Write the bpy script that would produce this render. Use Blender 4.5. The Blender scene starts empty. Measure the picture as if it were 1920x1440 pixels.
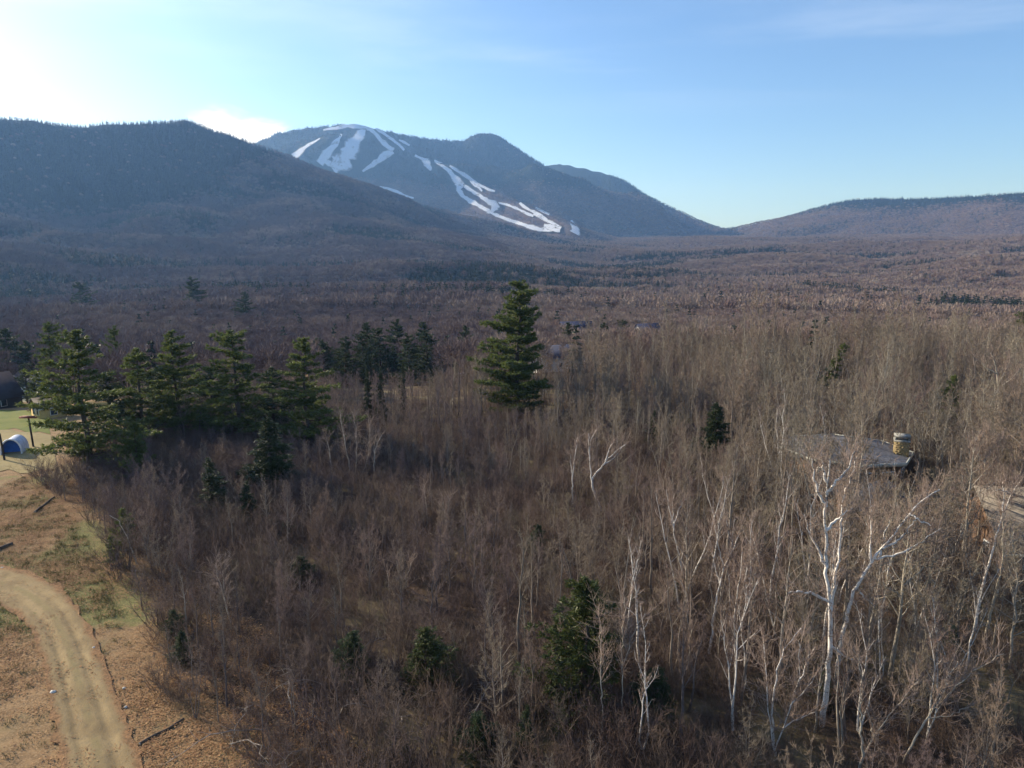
import bpy, math, random
import numpy as np
from math import radians as R, sin, cos, tan, pi

D = bpy.data
SC = bpy.context.scene
COL = SC.collection
rng = np.random.default_rng(11)
random.seed(11)

# ------------------------------------------------------------------ camera
CAMH, PITCH, F = 26.0, R(9.8), 1331.0          # F: focal length in photo pixels (1920 wide)
cam_data = D.cameras.new('camera')
cam_data.sensor_width = 36.0
cam_data.lens = 36.0 * F / 1920.0
cam_data.clip_start, cam_data.clip_end = 0.5, 40000.0
cam = D.objects.new('camera', cam_data)
cam.location = (0, 0, CAMH)
cam.rotation_euler = (pi / 2 - PITCH, 0, 0)
COL.objects.link(cam)
SC.camera = cam

# ------------------------------------------------------------------ light and exposure
SUN_AZ, SUN_EL = R(-62), R(22)                 # azimuth from +Y, negative = to the left
SUN_STRENGTH, SKY_STRENGTH, EXPOSURE = 4.4, 0.113, 1.0
SC.view_settings.view_transform = 'Standard'
SC.view_settings.look = 'None'
SC.view_settings.gamma = 1.0
SC.view_settings.exposure = EXPOSURE
SC.view_settings.use_curve_mapping = False
sun_data = D.lights.new('sun', 'SUN')
sun_data.energy = SUN_STRENGTH
sun_data.angle = R(0.53)
sun_data.color = (1.0, 0.90, 0.76)
sun = D.objects.new('sun', sun_data)
sun.location = (-200, 80, 200)
sun.rotation_euler = (pi / 2 - SUN_EL, 0, -SUN_AZ + pi)
COL.objects.link(sun)

world = D.worlds.new('World')
SC.world = world
world.use_nodes = True
wt = world.node_tree
for n in list(wt.nodes):
    wt.nodes.remove(n)


class NT:
    """small helper to write node trees"""
    def __init__(s, tree):
        s.t = tree

    def n(s, kind, ins=None, **props):
        nd = s.t.nodes.new(kind)
        for k, v in props.items():
            setattr(nd, k, v)
        if ins:
            for k, v in ins.items():
                sock = nd.inputs[k]
                if isinstance(v, bpy.types.NodeSocket):
                    s.t.links.new(v, sock)
                else:
                    sock.default_value = v
        return nd

    def math(s, op, a, b=0.0, c=0.0, clamp=False):
        return s.n('ShaderNodeMath', {0: a, 1: b, 2: c}, operation=op, use_clamp=clamp).outputs[0]

    def ss(s, v, lo, hi, a=0.0, b=1.0):
        return s.n('ShaderNodeMapRange', {0: v, 1: lo, 2: hi, 3: a, 4: b}, interpolation_type='SMOOTHSTEP').outputs[0]

    def mix(s, fac, a, b, blend='MIX'):
        nd = s.n('ShaderNodeMix', data_type='RGBA', blend_type=blend)
        for sock, v in ((nd.inputs[0], fac), (nd.inputs[6], a), (nd.inputs[7], b)):
            if isinstance(v, bpy.types.NodeSocket):
                s.t.links.new(v, sock)
            else:
                sock.default_value = v if not isinstance(v, tuple) or len(v) == 4 else (*v, 1)
        return nd.outputs[2]

    def noise(s, vec, scale, detail=3.0, rough=0.55, dist=0.0):
        return s.n('ShaderNodeTexNoise', {'Vector': vec, 'Scale': scale, 'Detail': detail, 'Roughness': rough, 'Distortion': dist}).outputs[0]


W = NT(wt)
sky = W.n('ShaderNodeTexSky', sky_type='NISHITA', sun_disc=False, sun_elevation=SUN_EL,
          sun_rotation=SUN_AZ, altitude=300.0, air_density=0.9, dust_density=1.1, ozone_density=5.0)
tc = W.n('ShaderNodeTexCoord')
dirv = tc.outputs['Generated']
sep = W.n('ShaderNodeSeparateXYZ', {0: dirv})
dx, dy, dz = sep.outputs
az = W.math('ARCTAN2', dx, dy)
el = W.math('ARCSINE', dz)
# thin high cirrus, drawn on a plane far above
zz = W.math('MAXIMUM', dz, 0.02)
cu = W.math('DIVIDE', dx, zz)
cv = W.math('DIVIDE', dy, zz)
cvec = W.n('ShaderNodeCombineXYZ', {0: W.math('MULTIPLY', cu, 0.22), 1: W.math('MULTIPLY', cv, 0.85), 2: 0.0}).outputs[0]
rotv = W.n('ShaderNodeVectorRotate', {'Vector': cvec, 'Angle': -0.35}, rotation_type='Z_AXIS').outputs[0]
c1 = W.noise(rotv, 0.55, 7.0, 0.6, 0.6)
cirrus = W.math('MULTIPLY', W.ss(c1, 0.42, 0.74), W.ss(dz, 0.17, 0.26))
# a low bank of cumulus that sits behind the ridges
bn = W.noise(W.n('ShaderNodeMapping', {'Vector': dirv, 'Scale': (1, 1, 2.2)}).outputs[0], 15.0, 7.0, 0.62)
bx = W.math('DIVIDE', W.math('SUBTRACT', az, R(-20.2)), R(4.6))
by = W.math('DIVIDE', W.math('SUBTRACT', el, R(8.2)), R(2.3))
bd = W.math('SQRT', W.math('ADD', W.math('MULTIPLY', bx, bx), W.math('MULTIPLY', by, by)))
bank = W.ss(W.math('ADD', bd, W.math('MULTIPLY', W.math('SUBTRACT', bn, 0.5), 1.6)), 1.12, 0.42)
skyc = W.mix(W.math('MULTIPLY', cirrus, 0.40), sky.outputs[0], (6.6, 6.9, 7.4))
skyc = W.mix(W.math('MULTIPLY', bank, 0.85), skyc, (7.6, 7.9, 8.2))
bg = W.n('ShaderNodeBackground', {'Color': skyc, 'Strength': SKY_STRENGTH})
W.n('ShaderNodeOutputWorld', {'Surface': bg.outputs[0]})

SC.cycles.max_bounces = 5
SC.cycles.diffuse_bounces = 3
SC.cycles.glossy_bounces = 2
SC.cycles.transmission_bounces = 3
SC.cycles.volume_bounces = 0
SC.cycles.use_denoising = True
SC.cycles.denoiser = 'OPENIMAGEDENOISE'
SC.cycles.denoising_input_passes = 'RGB_ALBEDO_NORMAL'
SC.cycles.denoising_prefilter = 'ACCURATE'
SC.cycles.use_adaptive_sampling = False
SC.cycles.caustics_reflective = False
SC.cycles.caustics_refractive = False

# ------------------------------------------------------------------ helpers
def ray(px, py):
    u, v = (px - 960.0) / F, (720.0 - py) / F
    return np.array([u, cos(PITCH) + v * sin(PITCH), -sin(PITCH) + v * cos(PITCH)])


def tag(o, label=None, cat=None, group=None, kind=None):
    if label: o['label'] = label
    if cat: o['category'] = cat
    if group: o['group'] = group
    if kind: o['kind'] = kind
    return o


def empty(name, loc, rz=0.0):
    o = D.objects.new(name, None)
    o.empty_display_size = 0.5
    o.location = loc
    o.rotation_euler = (0, 0, rz)
    COL.objects.link(o)
    return o


def mesh_np(name, V, faces_flat, fsize, mats=(), midx=None, smooth=False):
    """mesh from numpy arrays; faces all of one size, or fsize an array"""
    me = D.meshes.new(name)
    V = np.asarray(V, np.float32)
    ff = np.asarray(faces_flat, np.int32).ravel()
    if np.isscalar(fsize):
        nf = len(ff) // fsize
        tot = np.full(nf, fsize, np.int32)
    else:
        tot = np.asarray(fsize, np.int32)
        nf = len(tot)
    me.vertices.add(len(V))
    me.vertices.foreach_set('co', V.ravel())
    me.loops.add(len(ff))
    me.loops.foreach_set('vertex_index', ff)
    me.polygons.add(nf)
    start = np.zeros(nf, np.int32)
    start[1:] = np.cumsum(tot)[:-1]
    me.polygons.foreach_set('loop_start', start)
    me.polygons.foreach_set('loop_total', tot)
    for m in mats:
        me.materials.append(m)
    if midx is not None:
        me.polygons.foreach_set('material_index', np.asarray(midx, np.int32))
    if smooth:
        me.polygons.foreach_set('use_smooth', np.ones(nf, bool))
    me.update(calc_edges=True)
    return me


def obj(name, me, parent=None, loc=None):
    o = D.objects.new(name, me)
    if parent is not None: o.parent = parent
    if loc is not None: o.location = loc
    COL.objects.link(o)
    return o


class Geo:
    """collects triangles/quads in numpy chunks"""
    def __init__(s):
        s.V, s.F, s.T, s.M, s.n = [], [], [], [], 0

    def add(s, V, F, k, mat=0):
        V = np.asarray(V, float).reshape(-1, 3)
        Fa = np.asarray(F, int).reshape(-1, k)
        s.V.append(V)
        s.F.append((Fa + s.n).ravel())
        s.T.append(np.full(len(Fa), k))
        s.M.append(np.full(len(Fa), mat))
        s.n += len(V)

    def box(s, c, d, rz=0.0, mat=0, rx=0.0):
        c = np.array(c, float); h = np.array(d, float) / 2
        P = np.array([[x, y, z] for x in (-1, 1) for y in (-1, 1) for z in (-1, 1)]) * h
        if rx:
            P = P @ np.array([[1, 0, 0], [0, cos(rx), sin(rx)], [0, -sin(rx), cos(rx)]])
        if rz:
            P = P @ np.array([[cos(rz), sin(rz), 0], [-sin(rz), cos(rz), 0], [0, 0, 1]])
        s.add(P + c, [[0, 1, 3, 2], [4, 6, 7, 5], [0, 4, 5, 1], [2, 3, 7, 6], [0, 2, 6, 4], [1, 5, 7, 3]], 4, mat)

    def tube(s, P, r, k=5, mat=0):
        P = np.asarray(P, float); r = np.broadcast_to(np.asarray(r, float), (len(P),))
        T = np.gradient(P, axis=0)
        T /= np.linalg.norm(T, axis=1)[:, None] + 1e-9
        ref = np.array([1.0, 0.13, 0.0]) if abs(T[:, 0]).mean() < 0.8 else np.array([0.0, 1.0, 0.13])
        A = np.cross(T, ref); A /= np.linalg.norm(A, axis=1)[:, None] + 1e-9
        B = np.cross(T, A)
        a = np.arange(k) * 2 * pi / k
        ring = P[:, None, :] + r[:, None, None] * (A[:, None, :] * np.cos(a)[None, :, None] + B[:, None, :] * np.sin(a)[None, :, None])
        n = len(P)
        i = np.arange(n - 1)[:, None] * k
        j = np.arange(k)[None, :]
        jn = (j + 1) % k
        q = np.stack([i + j, i + jn, i + k + jn, i + k + j], -1).reshape(-1, 4)
        s.add(ring.reshape(-1, 3), q, 4, mat)

    def twigs(s, B, Dv, L, rad, mat=0, rng=None, bend=0.25):
        """many thin tapering three-sided twigs, each bent once"""
        B = np.asarray(B, float); Dv = np.asarray(Dv, float)
        n = len(B)
        if n == 0: return
        Dv = Dv / (np.linalg.norm(Dv, axis=1)[:, None] + 1e-9)
        L = np.broadcast_to(L, (n,)); rad = np.broadcast_to(rad, (n,))
        up = np.array([0, 0, 1.0])
        D2 = Dv + bend * up + rng.normal(0, 0.22, (n, 3))
        D2 /= np.linalg.norm(D2, axis=1)[:, None]
        M = B + Dv * (L * 0.5)[:, None]
        E = M + D2 * (L * 0.5)[:, None]
        A = np.cross(Dv, np.array([0.31, 0.77, 0.2])); A /= np.linalg.norm(A, axis=1)[:, None] + 1e-9
        C = np.cross(Dv, A)
        pts = []
        for P, f in ((B, 1.0), (M, 0.7)):
            for a in (0, 2.094, 4.189):
                pts.append(P + (A * cos(a) + C * sin(a)) * (rad * f)[:, None])
        pts.append(E)
        V = np.stack(pts, 1).reshape(-1, 3)
        o = (np.arange(n) * 7)[:, None]
        q = np.concatenate([o + np.array([[a, b, b + 3, a + 3]]) for a, b in ((0, 1), (1, 2), (2, 0))], 0)
        t = np.concatenate([o + np.array([[a + 3, b + 3, 6]]) for a, b in ((0, 1), (1, 2), (2, 0))], 0)
        s.add(V, q, 4, mat)
        s.n -= len(V)
        s.V.append(np.zeros((0, 3)))
        s.F.append((t + s.n).ravel()); s.T.append(np.full(len(t), 3)); s.M.append(np.full(len(t), mat))
        s.n += len(V)

    def blades(s, B, Dv, L, w, mat=0, rng=None):
        """single pointed triangles (needle sprays, far twigs)"""
        B = np.asarray(B, float); n = len(B)
        Dv = Dv / (np.linalg.norm(Dv, axis=1)[:, None] + 1e-9)
        Pp = np.cross(Dv, rng.normal(0, 1, (n, 3))); Pp /= np.linalg.norm(Pp, axis=1)[:, None] + 1e-9
        L = np.broadcast_to(L, (n,))[:, None]; w = np.broadcast_to(w, (n,))[:, None]
        V = np.stack([B - Pp * w * 0.5, B + Pp * w * 0.5, B + Dv * L], 1).reshape(-1, 3)
        s.add(V, np.arange(3 * n).reshape(-1, 3), 3, mat)

    def mesh(s, name, mats, smooth=False):
        return mesh_np(name, np.concatenate(s.V), np.concatenate(s.F), np.concatenate(s.T), mats, np.concatenate(s.M), smooth)


# ------------------------------------------------------------------ value noise for the terrain
_perm = np.random.default_rng(3).random((256, 256))


def vnoise(x, y, seed=0):
    x = x + seed * 17.31; y = y + seed * 7.77
    xi = np.floor(x).astype(int); yi = np.floor(y).astype(int)
    fx = x - xi; fy = y - yi
    fx = fx * fx * (3 - 2 * fx); fy = fy * fy * (3 - 2 * fy)
    g = lambda a, b: _perm[a & 255, b & 255]
    a = g(xi, yi) * (1 - fx) + g(xi + 1, yi) * fx
    b = g(xi, yi + 1) * (1 - fx) + g(xi + 1, yi + 1) * fx
    return (a * (1 - fy) + b * fy) * 2 - 1


def fbm(x, y, lam, octv=4, seed=0, gain=0.5):
    t = 0; a = 1.0; s = 0
    for o in range(octv):
        t = t + a * vnoise(x / lam * 2 ** o, y / lam * 2 ** o, seed + o * 5)
        s += a; a *= gain
    return t / s


def sstep(v, lo, hi):
    t = np.clip((v - lo) / (hi - lo), 0, 1)
    return t * t * (3 - 2 * t)


# ------------------------------------------------------------------ terrain heights
def crest(pts):
    out = []
    for px, py, r in pts:
        d = ray(px, py)
        k = r / math.hypot(d[0], d[1])
        out.append((d[0] * k, d[1] * k, CAMH + d[2] * k))
    return np.array(out)


RIDGES = [   # crest points (direction in the photo, distance in m), flank factor
    (crest([(-1500, 260, 3300), (-700, 225, 2700), (-300, 205, 2500), (0, 222, 2500), (60, 224, 2500), (120, 234, 2520), (160, 236, 2520), (250, 230, 2540),
            (310, 226, 2550), (345, 224, 2560), (375, 234, 2580), (430, 254, 2600), (490, 274, 2620), (550, 297, 2640), (620, 328, 2670),
            (680, 351, 2700), (740, 371, 2730), (800, 388, 2760), (870, 405, 2800), (950, 420, 2850)]), 1.9),
    (crest([(200, 300, 5300), (400, 275, 5200), (480, 267, 5100), (520, 249, 5050), (560, 241, 5000), (600, 237, 4950), (640, 232, 4900), (665, 232, 4880), (690, 237, 4880),
            (740, 248, 4950), (800, 259, 5050), (850, 263, 5150), (872, 262, 5180), (886, 254, 5200), (897, 249, 5200), (922, 249, 5200), (940, 257, 5190), (958, 269, 5170),
            (985, 288, 5150), (1012, 305, 5120), (1040, 326, 5000), (1075, 356, 4900), (1120, 388, 4700), (1170, 412, 4500)]), 1.65),
    (crest([(985, 325, 5900), (1020, 309, 5900), (1040, 306, 5900), (1060, 308, 5850), (1100, 316, 5800), (1140, 326, 5750), (1175, 346, 5650), (1220, 371, 5500),
            (1270, 394, 5350), (1310, 416, 5200), (1345, 428, 5100), (1400, 437, 5000)]), 1.6),
    (crest([(690, 239, 4880), (740, 280, 4650), (800, 312, 4450), (860, 332, 4250), (920, 352, 4050), (970, 378, 3850), (1020, 400, 3600), (1070, 422, 3350)]), 1.7),
    (crest([(1390, 440, 5200), (1440, 430, 5100), (1500, 413, 5000), (1540, 396, 4950), (1570, 381, 4900), (1600, 375, 4850), (1650, 372, 4800),
            (1700, 373, 4750), (1760, 371, 4700), (1820, 368, 4650), (1870, 365, 4600), (1920, 361, 4550), (2150, 350, 4500), (2600, 360, 4600)]), 2.6),
]


def base_h(x, y):
    r = np.hypot(x, y)
    azd = np.degrees(np.arctan2(x, y))
    e = np.interp(azd, [-180, -60, -38, -20, -5, 5, 15, 36, 180], [160, 150, 128, 120, 120, 140, 158, 190, 190])
    wl = sstep(-azd, -8, 14)
    zl = np.interp(r, [0, 300, 600, 1000, 1300, 1600, 2000, 3000, 4500, 20000], [-11, -11, -17, -6, 26, 66, 108, 150, 180, 180])
    zr = np.interp(r, [0, 300, 600, 1000, 1500, 2000, 3000, 4000, 5000, 20000], [-11, -11, -17, -12, 8, 34, 92, 150, 180, 180])
    zv = zl * wl + zr * (1 - wl)
    rough = sstep(r, 260, 700)
    zv = zv + rough * (26.0 * sstep(r, 350, 900) * (1 - 0.6 * sstep(r, 2500, 4000)) * fbm(x, y * 1.6, 330, 3, 1) + sstep(r, 800, 2200) * (1 - sstep(r, 3200, 4300)) * 22 * fbm(x, y * 1.4, 800, 3, 2))
    t = sstep(r, e, e + 135)
    pl = 0.35 * fbm(x, y, 34, 2, 4)
    return pl * (1 - t) + zv * t


def terrain_h(x, y):
    shp = x.shape
    x = x.ravel().astype(float); y = y.ravel().astype(float)
    zb = base_h(x, y)
    z = zb.copy()
    far = np.hypot(x, y) > 900
    xf, yf, zf = x[far], y[far], zb[far]
    best = zf.copy()
    warp = 1 + 0.55 * fbm(xf, yf, 620, 4, 9)
    for C, k in RIDGES:
        for (a, b) in zip(C[:-1], C[1:]):
            ab = b[:2] - a[:2]
            t = np.clip(((xf - a[0]) * ab[0] + (yf - a[1]) * ab[1]) / (ab @ ab), 0, 1)
            d = np.hypot(xf - a[0] - t * ab[0], yf - a[1] - t * ab[1])
            zc = a[2] + t * (b[2] - a[2])
            w = np.maximum(k * (zc - 60), 150)
            q = np.clip(d * warp / w, 0, 1)
            best = np.maximum(best, zf + (zc - zf) * (1 - q) ** 1.3 * (zc > zf))
    z[far] = best
    return z.reshape(shp)


AZ = np.concatenate([np.arange(-180, -46, 4.0), np.linspace(-46, 46, 561), np.arange(50, 181, 4.0)])
rr = [2.0]
while rr[-1] < 9000:
    r0 = rr[-1]
    step = r0 * 0.0238
    if r0 < 6200: step = min(step, 36.0)
    rr.append(r0 + step)
RR = np.array(rr)
AA, RG = np.meshgrid(np.radians(AZ), RR, indexing='ij')
TX, TY = RG * np.sin(AA), RG * np.cos(AA)
TZ = terrain_h(TX, TY)


def ground_z(x, y):
    """height of the terrain mesh itself (bilinear on its grid)"""
    x = np.asarray(x, float); y = np.asarray(y, float)
    r = np.clip(np.hypot(x, y), RR[0], RR[-1] - 1)
    a = np.degrees(np.arctan2(x, y))
    ia = np.clip(np.searchsorted(AZ, a) - 1, 0, len(AZ) - 2)
    ir = np.clip(np.searchsorted(RR, r) - 1, 0, len(RR) - 2)
    fa = (a - AZ[ia]) / (AZ[ia + 1] - AZ[ia]); fr = (r - RR[ir]) / (RR[ir + 1] - RR[ir])
    return (TZ[ia, ir] * (1 - fa) + TZ[ia + 1, ir] * fa) * (1 - fr) + (TZ[ia, ir + 1] * (1 - fa) + TZ[ia + 1, ir + 1] * fa) * fr


def hit(px, py, start=15.0):
    """where a line of sight meets the ground"""
    d = ray(px, py); d = d / math.hypot(d[0], d[1])
    s = RR[RR > start]
    s = np.unique(np.concatenate([s, np.arange(start, 400, 0.5)]))
    z = ground_z(d[0] * s, d[1] * s) - (CAMH + d[2] * s)
    z = np.where(np.cumsum(z < 0) == 0, -1.0, z)          # a start inside a hill does not count
    k = np.argmax(z > 0) if (z > 0).any() else len(s) - 1
    if k == 0: k = 1
    t = min(max(z[k - 1] / (z[k - 1] - z[k] + 1e-9), 0.0), 1.0)
    q = s[k - 1] + t * (s[k] - s[k - 1])
    return np.array([d[0] * q, d[1] * q, float(ground_z(d[0] * q, d[1] * q))])


def at_r(px, r):
    """point on the ground under a photo column at distance y=r"""
    x = (px - 960.0) / F * r / (cos(PITCH))
    return x, r


def conifer_amount(x, y, z):
    azd = np.degrees(np.arctan2(x, y)); r = np.hypot(x, y)
    T = np.interp(azd, [-60, -33, -28, -24.5, -22, -19, -15, -9, 0, 12, 20, 36], [95, 100, 130, 165, 240, 350, 430, 440, 450, 400, 320, 290])
    n = fbm(x, y, 420, 4, 21)
    m = sstep(z + 75 * n, T - 40, T + 40)
    patch = sstep(fbm(x, y * 2.0, 260, 3, 33), 0.10, 0.28) * 0.88 * (1 - sstep(r, 2600, 3400) * 0.6)
    return np.maximum(m, patch * (r > 330))


# ------------------------------------------------------------------ materials
def mat(name):
    m = D.materials.new(name)
    m.use_nodes = True
    t = m.node_tree
    for n in list(t.nodes): t.nodes.remove(n)
    return m, NT(t)


def finish(T, color, rough=0.9, bump=None, bstr=0.3, bdist=0.05, transl=0.0, spec=0.2):
    ins = {'Base Color': color if isinstance(color, bpy.types.NodeSocket) else (*color, 1), 'Roughness': rough, 'Specular IOR Level': spec}
    p = T.n('ShaderNodeBsdfPrincipled', ins)
    if bump is not None:
        b = T.n('ShaderNodeBump', {'Height': bump, 'Strength': bstr, 'Distance': bdist})
        T.t.links.new(b.outputs[0], p.inputs['Normal'])
    s = p.outputs[0]
    if transl:
        tr = T.n('ShaderNodeBsdfTranslucent', {'Color': ins['Base Color']})
        s = T.n('ShaderNodeMixShader', {0: transl, 1: s, 2: tr.outputs[0]}).outputs[0]
    T.n('ShaderNodeOutputMaterial', {'Surface': s})


def mat_plain(name, col, rough=0.8, nscale=3.0, var=0.25, bstr=0.2):
    m, T = mat(name)
    c = T.n('ShaderNodeTexCoord').outputs['Object']
    n = T.noise(c, nscale, 5.0, 0.6)
    col2 = tuple(v * (1 - var) for v in col); col3 = tuple(min(1, v * (1 + var)) for v in col)
    finish(T, T.mix(T.ss(n, 0.3, 0.7), col2, col3), rough, n, bstr)
    return m


def mat_bark(name, cols, regional=0.75, fine=6.0, big=0.055, own=0.75):
    """bark and twigs: hue differs from tree to tree and drifts over the woods as the species do"""
    m, T = mat(name)
    oi = T.n('ShaderNodeObjectInfo')
    geo = T.n('ShaderNodeNewGeometry')
    big = T.noise(oi.outputs['Location'], big, 3.0, 0.6)
    f = T.math('ADD', T.math('MULTIPLY', T.math('SUBTRACT', big, 0.5), 2.2 * regional), T.math('MULTIPLY', oi.outputs['Random'], own))
    east = T.n('ShaderNodeSeparateXYZ', {0: oi.outputs['Location']}).outputs[0]
    f = T.math('ADD', f, T.math('MULTIPLY', T.ss(east, -45.0, 45.0, -0.16, 0.42), regional))
    ramp = T.n('ShaderNodeValToRGB', {0: T.math('ADD', f, 0.0, clamp=True)})
    cr = ramp.color_ramp
    while len(cr.elements) < len(cols): cr.elements.new(0.5)
    for i, c in enumerate(cols):
        cr.elements[i].position = i / (len(cols) - 1)
        cr.elements[i].color = (*c, 1)
    n = T.noise(geo.outputs['Position'], fine, 4.0, 0.65)
    c = T.mix(T.ss(n, 0.25, 0.75), T.mix(1.0, ramp.outputs[0], (0.62, 0.60, 0.60), 'MULTIPLY'), ramp.outputs[0])
    finish(T, c, 0.9, n, 0.4, 0.03)
    return m


BARK = mat_bark('bark', [(0.140, 0.118, 0.114), (0.185, 0.152, 0.135), (0.270, 0.230, 0.185), (0.285, 0.245, 0.200), (0.450, 0.410, 0.335)])
TWIG = mat_bark('twigs', [(0.200, 0.150, 0.148), (0.220, 0.158, 0.132), (0.245, 0.188, 0.142), (0.260, 0.214, 0.156), (0.290, 0.252, 0.185)])
WHIP = mat_bark('brush_whips', [(0.140, 0.104, 0.100), (0.160, 0.116, 0.096), (0.185, 0.140, 0.104), (0.150, 0.096, 0.076), (0.205, 0.165, 0.120)])
FARTWIG = mat_bark('distant_twigs', [(0.180, 0.132, 0.126), (0.258, 0.192, 0.164), (0.340, 0.270, 0.215), (0.240, 0.165, 0.142), (0.390, 0.325, 0.260)], 0.9, 0.5, 0.0075, 0.45)


def mat_birch():
    m, T = mat('birch_bark')
    c = T.n('ShaderNodeNewGeometry').outputs['Position']
    sc = T.n('ShaderNodeMapping', {'Vector': c, 'Scale': (2.2, 2.2, 7.0)}).outputs[0]
    n = T.noise(sc, 1.3, 5.0, 0.7)
    n2 = T.noise(c, 0.8, 2.0)
    band = T.ss(n, 0.56, 0.66)
    col = T.mix(n2, (0.58, 0.53, 0.46), (0.80, 0.76, 0.70))
    col = T.mix(band, col, (0.09, 0.075, 0.065))
    finish(T, col, 0.75, n, 0.3, 0.02)
    return m


BIRCH = mat_birch()
PALEBARK = mat_plain('pale_bark', (0.42, 0.37, 0.29), 0.85, 2.5, 0.35)
BIRCHTWIG = mat_plain('birch_twigs', (0.25, 0.19, 0.155), 0.85, 3.0, 0.3)


def mat_needles(name, a, b, tip, transl=0.28):
    m, T = mat(name)
    oi = T.n('ShaderNodeObjectInfo')
    p = T.n('ShaderNodeNewGeometry').outputs['Position']
    n = T.noise(p, 1.1, 4.0, 0.6)
    n2 = T.noise(p, 6.0, 2.0, 0.6)
    c = T.mix(T.ss(n, 0.3, 0.7), a, b)
    c = T.mix(T.math('MULTIPLY', T.ss(n2, 0.5, 0.75), 0.5), c, tip)
    c = T.mix(T.math('MULTIPLY', oi.outputs['Random'], 0.35), c, a)
    finish(T, c, 0.6, None, transl=transl, spec=0.3)
    return m


NEEDLE = mat_needles('pine_needles', (0.072, 0.100, 0.027), (0.138, 0.165, 0.043), (0.190, 0.204, 0.062), 0.38)
SPRUCE = mat_needles('spruce_needles', (0.022, 0.038, 0.014), (0.050, 0.068, 0.022), (0.075, 0.090, 0.026), 0.15)
FIR = mat_needles('fir_needles', (0.034, 0.054, 0.015), (0.070, 0.086, 0.022), (0.230, 0.205, 0.035), 0.25)
FARNEEDLE = mat_needles('distant_needles', (0.018, 0.032, 0.020), (0.034, 0.052, 0.028), (0.046, 0.064, 0.032), 0.12)
PINEBARK = mat_plain('pine_bark', (0.090, 0.072, 0.060), 0.95, 4.0, 0.4)


def mat_ground():
    m, T = mat('forest_floor')
    p = T.n('ShaderNodeNewGeometry').outputs['Position']
    fl = T.n('ShaderNodeMapping', {'Vector': p, 'Scale': (1, 1, 0.4)}).outputs[0]
    con = T.n('ShaderNodeAttribute', attribute_name='conifer').outputs['Fac']
    hil = T.n('ShaderNodeAttribute', attribute_name='hill').outputs['Fac']
    gr = T.n('ShaderNodeAttribute', attribute_name='grassy').outputs['Fac']
    n1 = T.noise(fl, 0.11, 4.0, 0.6)
    n2 = T.noise(fl, 1.1, 5.0, 0.65)
    n3 = T.noise(fl, 8.0, 4.0, 0.7)
    leaf = T.mix(T.ss(n2, 0.32, 0.68), (0.150, 0.096, 0.050), (0.300, 0.190, 0.094))
    leaf = T.mix(T.ss(n3, 0.42, 0.72), leaf, (0.390, 0.260, 0.140))
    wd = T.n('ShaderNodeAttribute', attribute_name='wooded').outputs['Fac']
    dark_litter = T.mix(T.ss(n2, 0.35, 0.65), (0.050, 0.036, 0.027), (0.100, 0.066, 0.042))  # darker leaf litter inside the woods, for contrast with the stems
    dark_litter = T.mix(T.math('MULTIPLY', T.ss(n1, 0.58, 0.70), 0.8), dark_litter, (0.190, 0.105, 0.054))
    leaf = T.mix(wd, leaf, dark_litter)
    leaf = T.mix(T.math('MULTIPLY', T.ss(n1, 0.46, 0.64), 0.75), leaf, (0.200, 0.165, 0.085))
    leaf = T.mix(T.math('MULTIPLY', T.ss(n3, 0.36, 0.26), 0.6), leaf, (0.060, 0.040, 0.028))
    grass = T.mix(T.ss(n3, 0.3, 0.7), (0.115, 0.115, 0.040), (0.230, 0.210, 0.085))
    leaf = T.mix(T.ss(T.math('ADD', gr, T.math('MULTIPLY', T.math('SUBTRACT', n2, 0.5), 0.9)), 0.4, 0.7), leaf, grass)
    f1 = T.noise(fl, 0.030, 4.0, 0.65)
    f2 = T.noise(fl, 0.13, 3.0, 0.65)
    hard = T.mix(T.ss(f1, 0.35, 0.65), (0.085, 0.058, 0.050), (0.145, 0.102, 0.082))
    hard = T.mix(T.math('MULTIPLY', T.ss(f2, 0.40, 0.65), 0.6), hard, (0.045, 0.036, 0.034))
    ever = T.mix(T.ss(f2, 0.35, 0.65), (0.014, 0.022, 0.016), (0.030, 0.042, 0.026))
    hillc = T.mix(con, hard, ever)
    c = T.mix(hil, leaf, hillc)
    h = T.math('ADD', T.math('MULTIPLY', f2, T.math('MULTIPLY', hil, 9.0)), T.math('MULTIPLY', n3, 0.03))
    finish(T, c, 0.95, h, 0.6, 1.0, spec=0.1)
    return m


GROUND = mat_ground()


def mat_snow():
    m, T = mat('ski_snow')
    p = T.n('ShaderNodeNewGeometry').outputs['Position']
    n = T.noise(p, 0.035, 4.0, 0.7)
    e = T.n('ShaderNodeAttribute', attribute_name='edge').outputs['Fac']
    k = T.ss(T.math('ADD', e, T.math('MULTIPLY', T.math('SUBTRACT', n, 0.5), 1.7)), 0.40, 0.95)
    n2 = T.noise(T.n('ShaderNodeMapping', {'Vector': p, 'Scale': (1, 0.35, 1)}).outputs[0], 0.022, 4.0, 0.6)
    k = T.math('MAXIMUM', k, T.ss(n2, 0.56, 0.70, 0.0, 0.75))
    c = T.mix(k, (0.50, 0.54, 0.61), (0.11, 0.105, 0.10))  # snow tone dimmed and blued: shade and haze put into its colour
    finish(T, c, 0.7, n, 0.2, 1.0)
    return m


SNOW = mat_snow()


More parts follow.
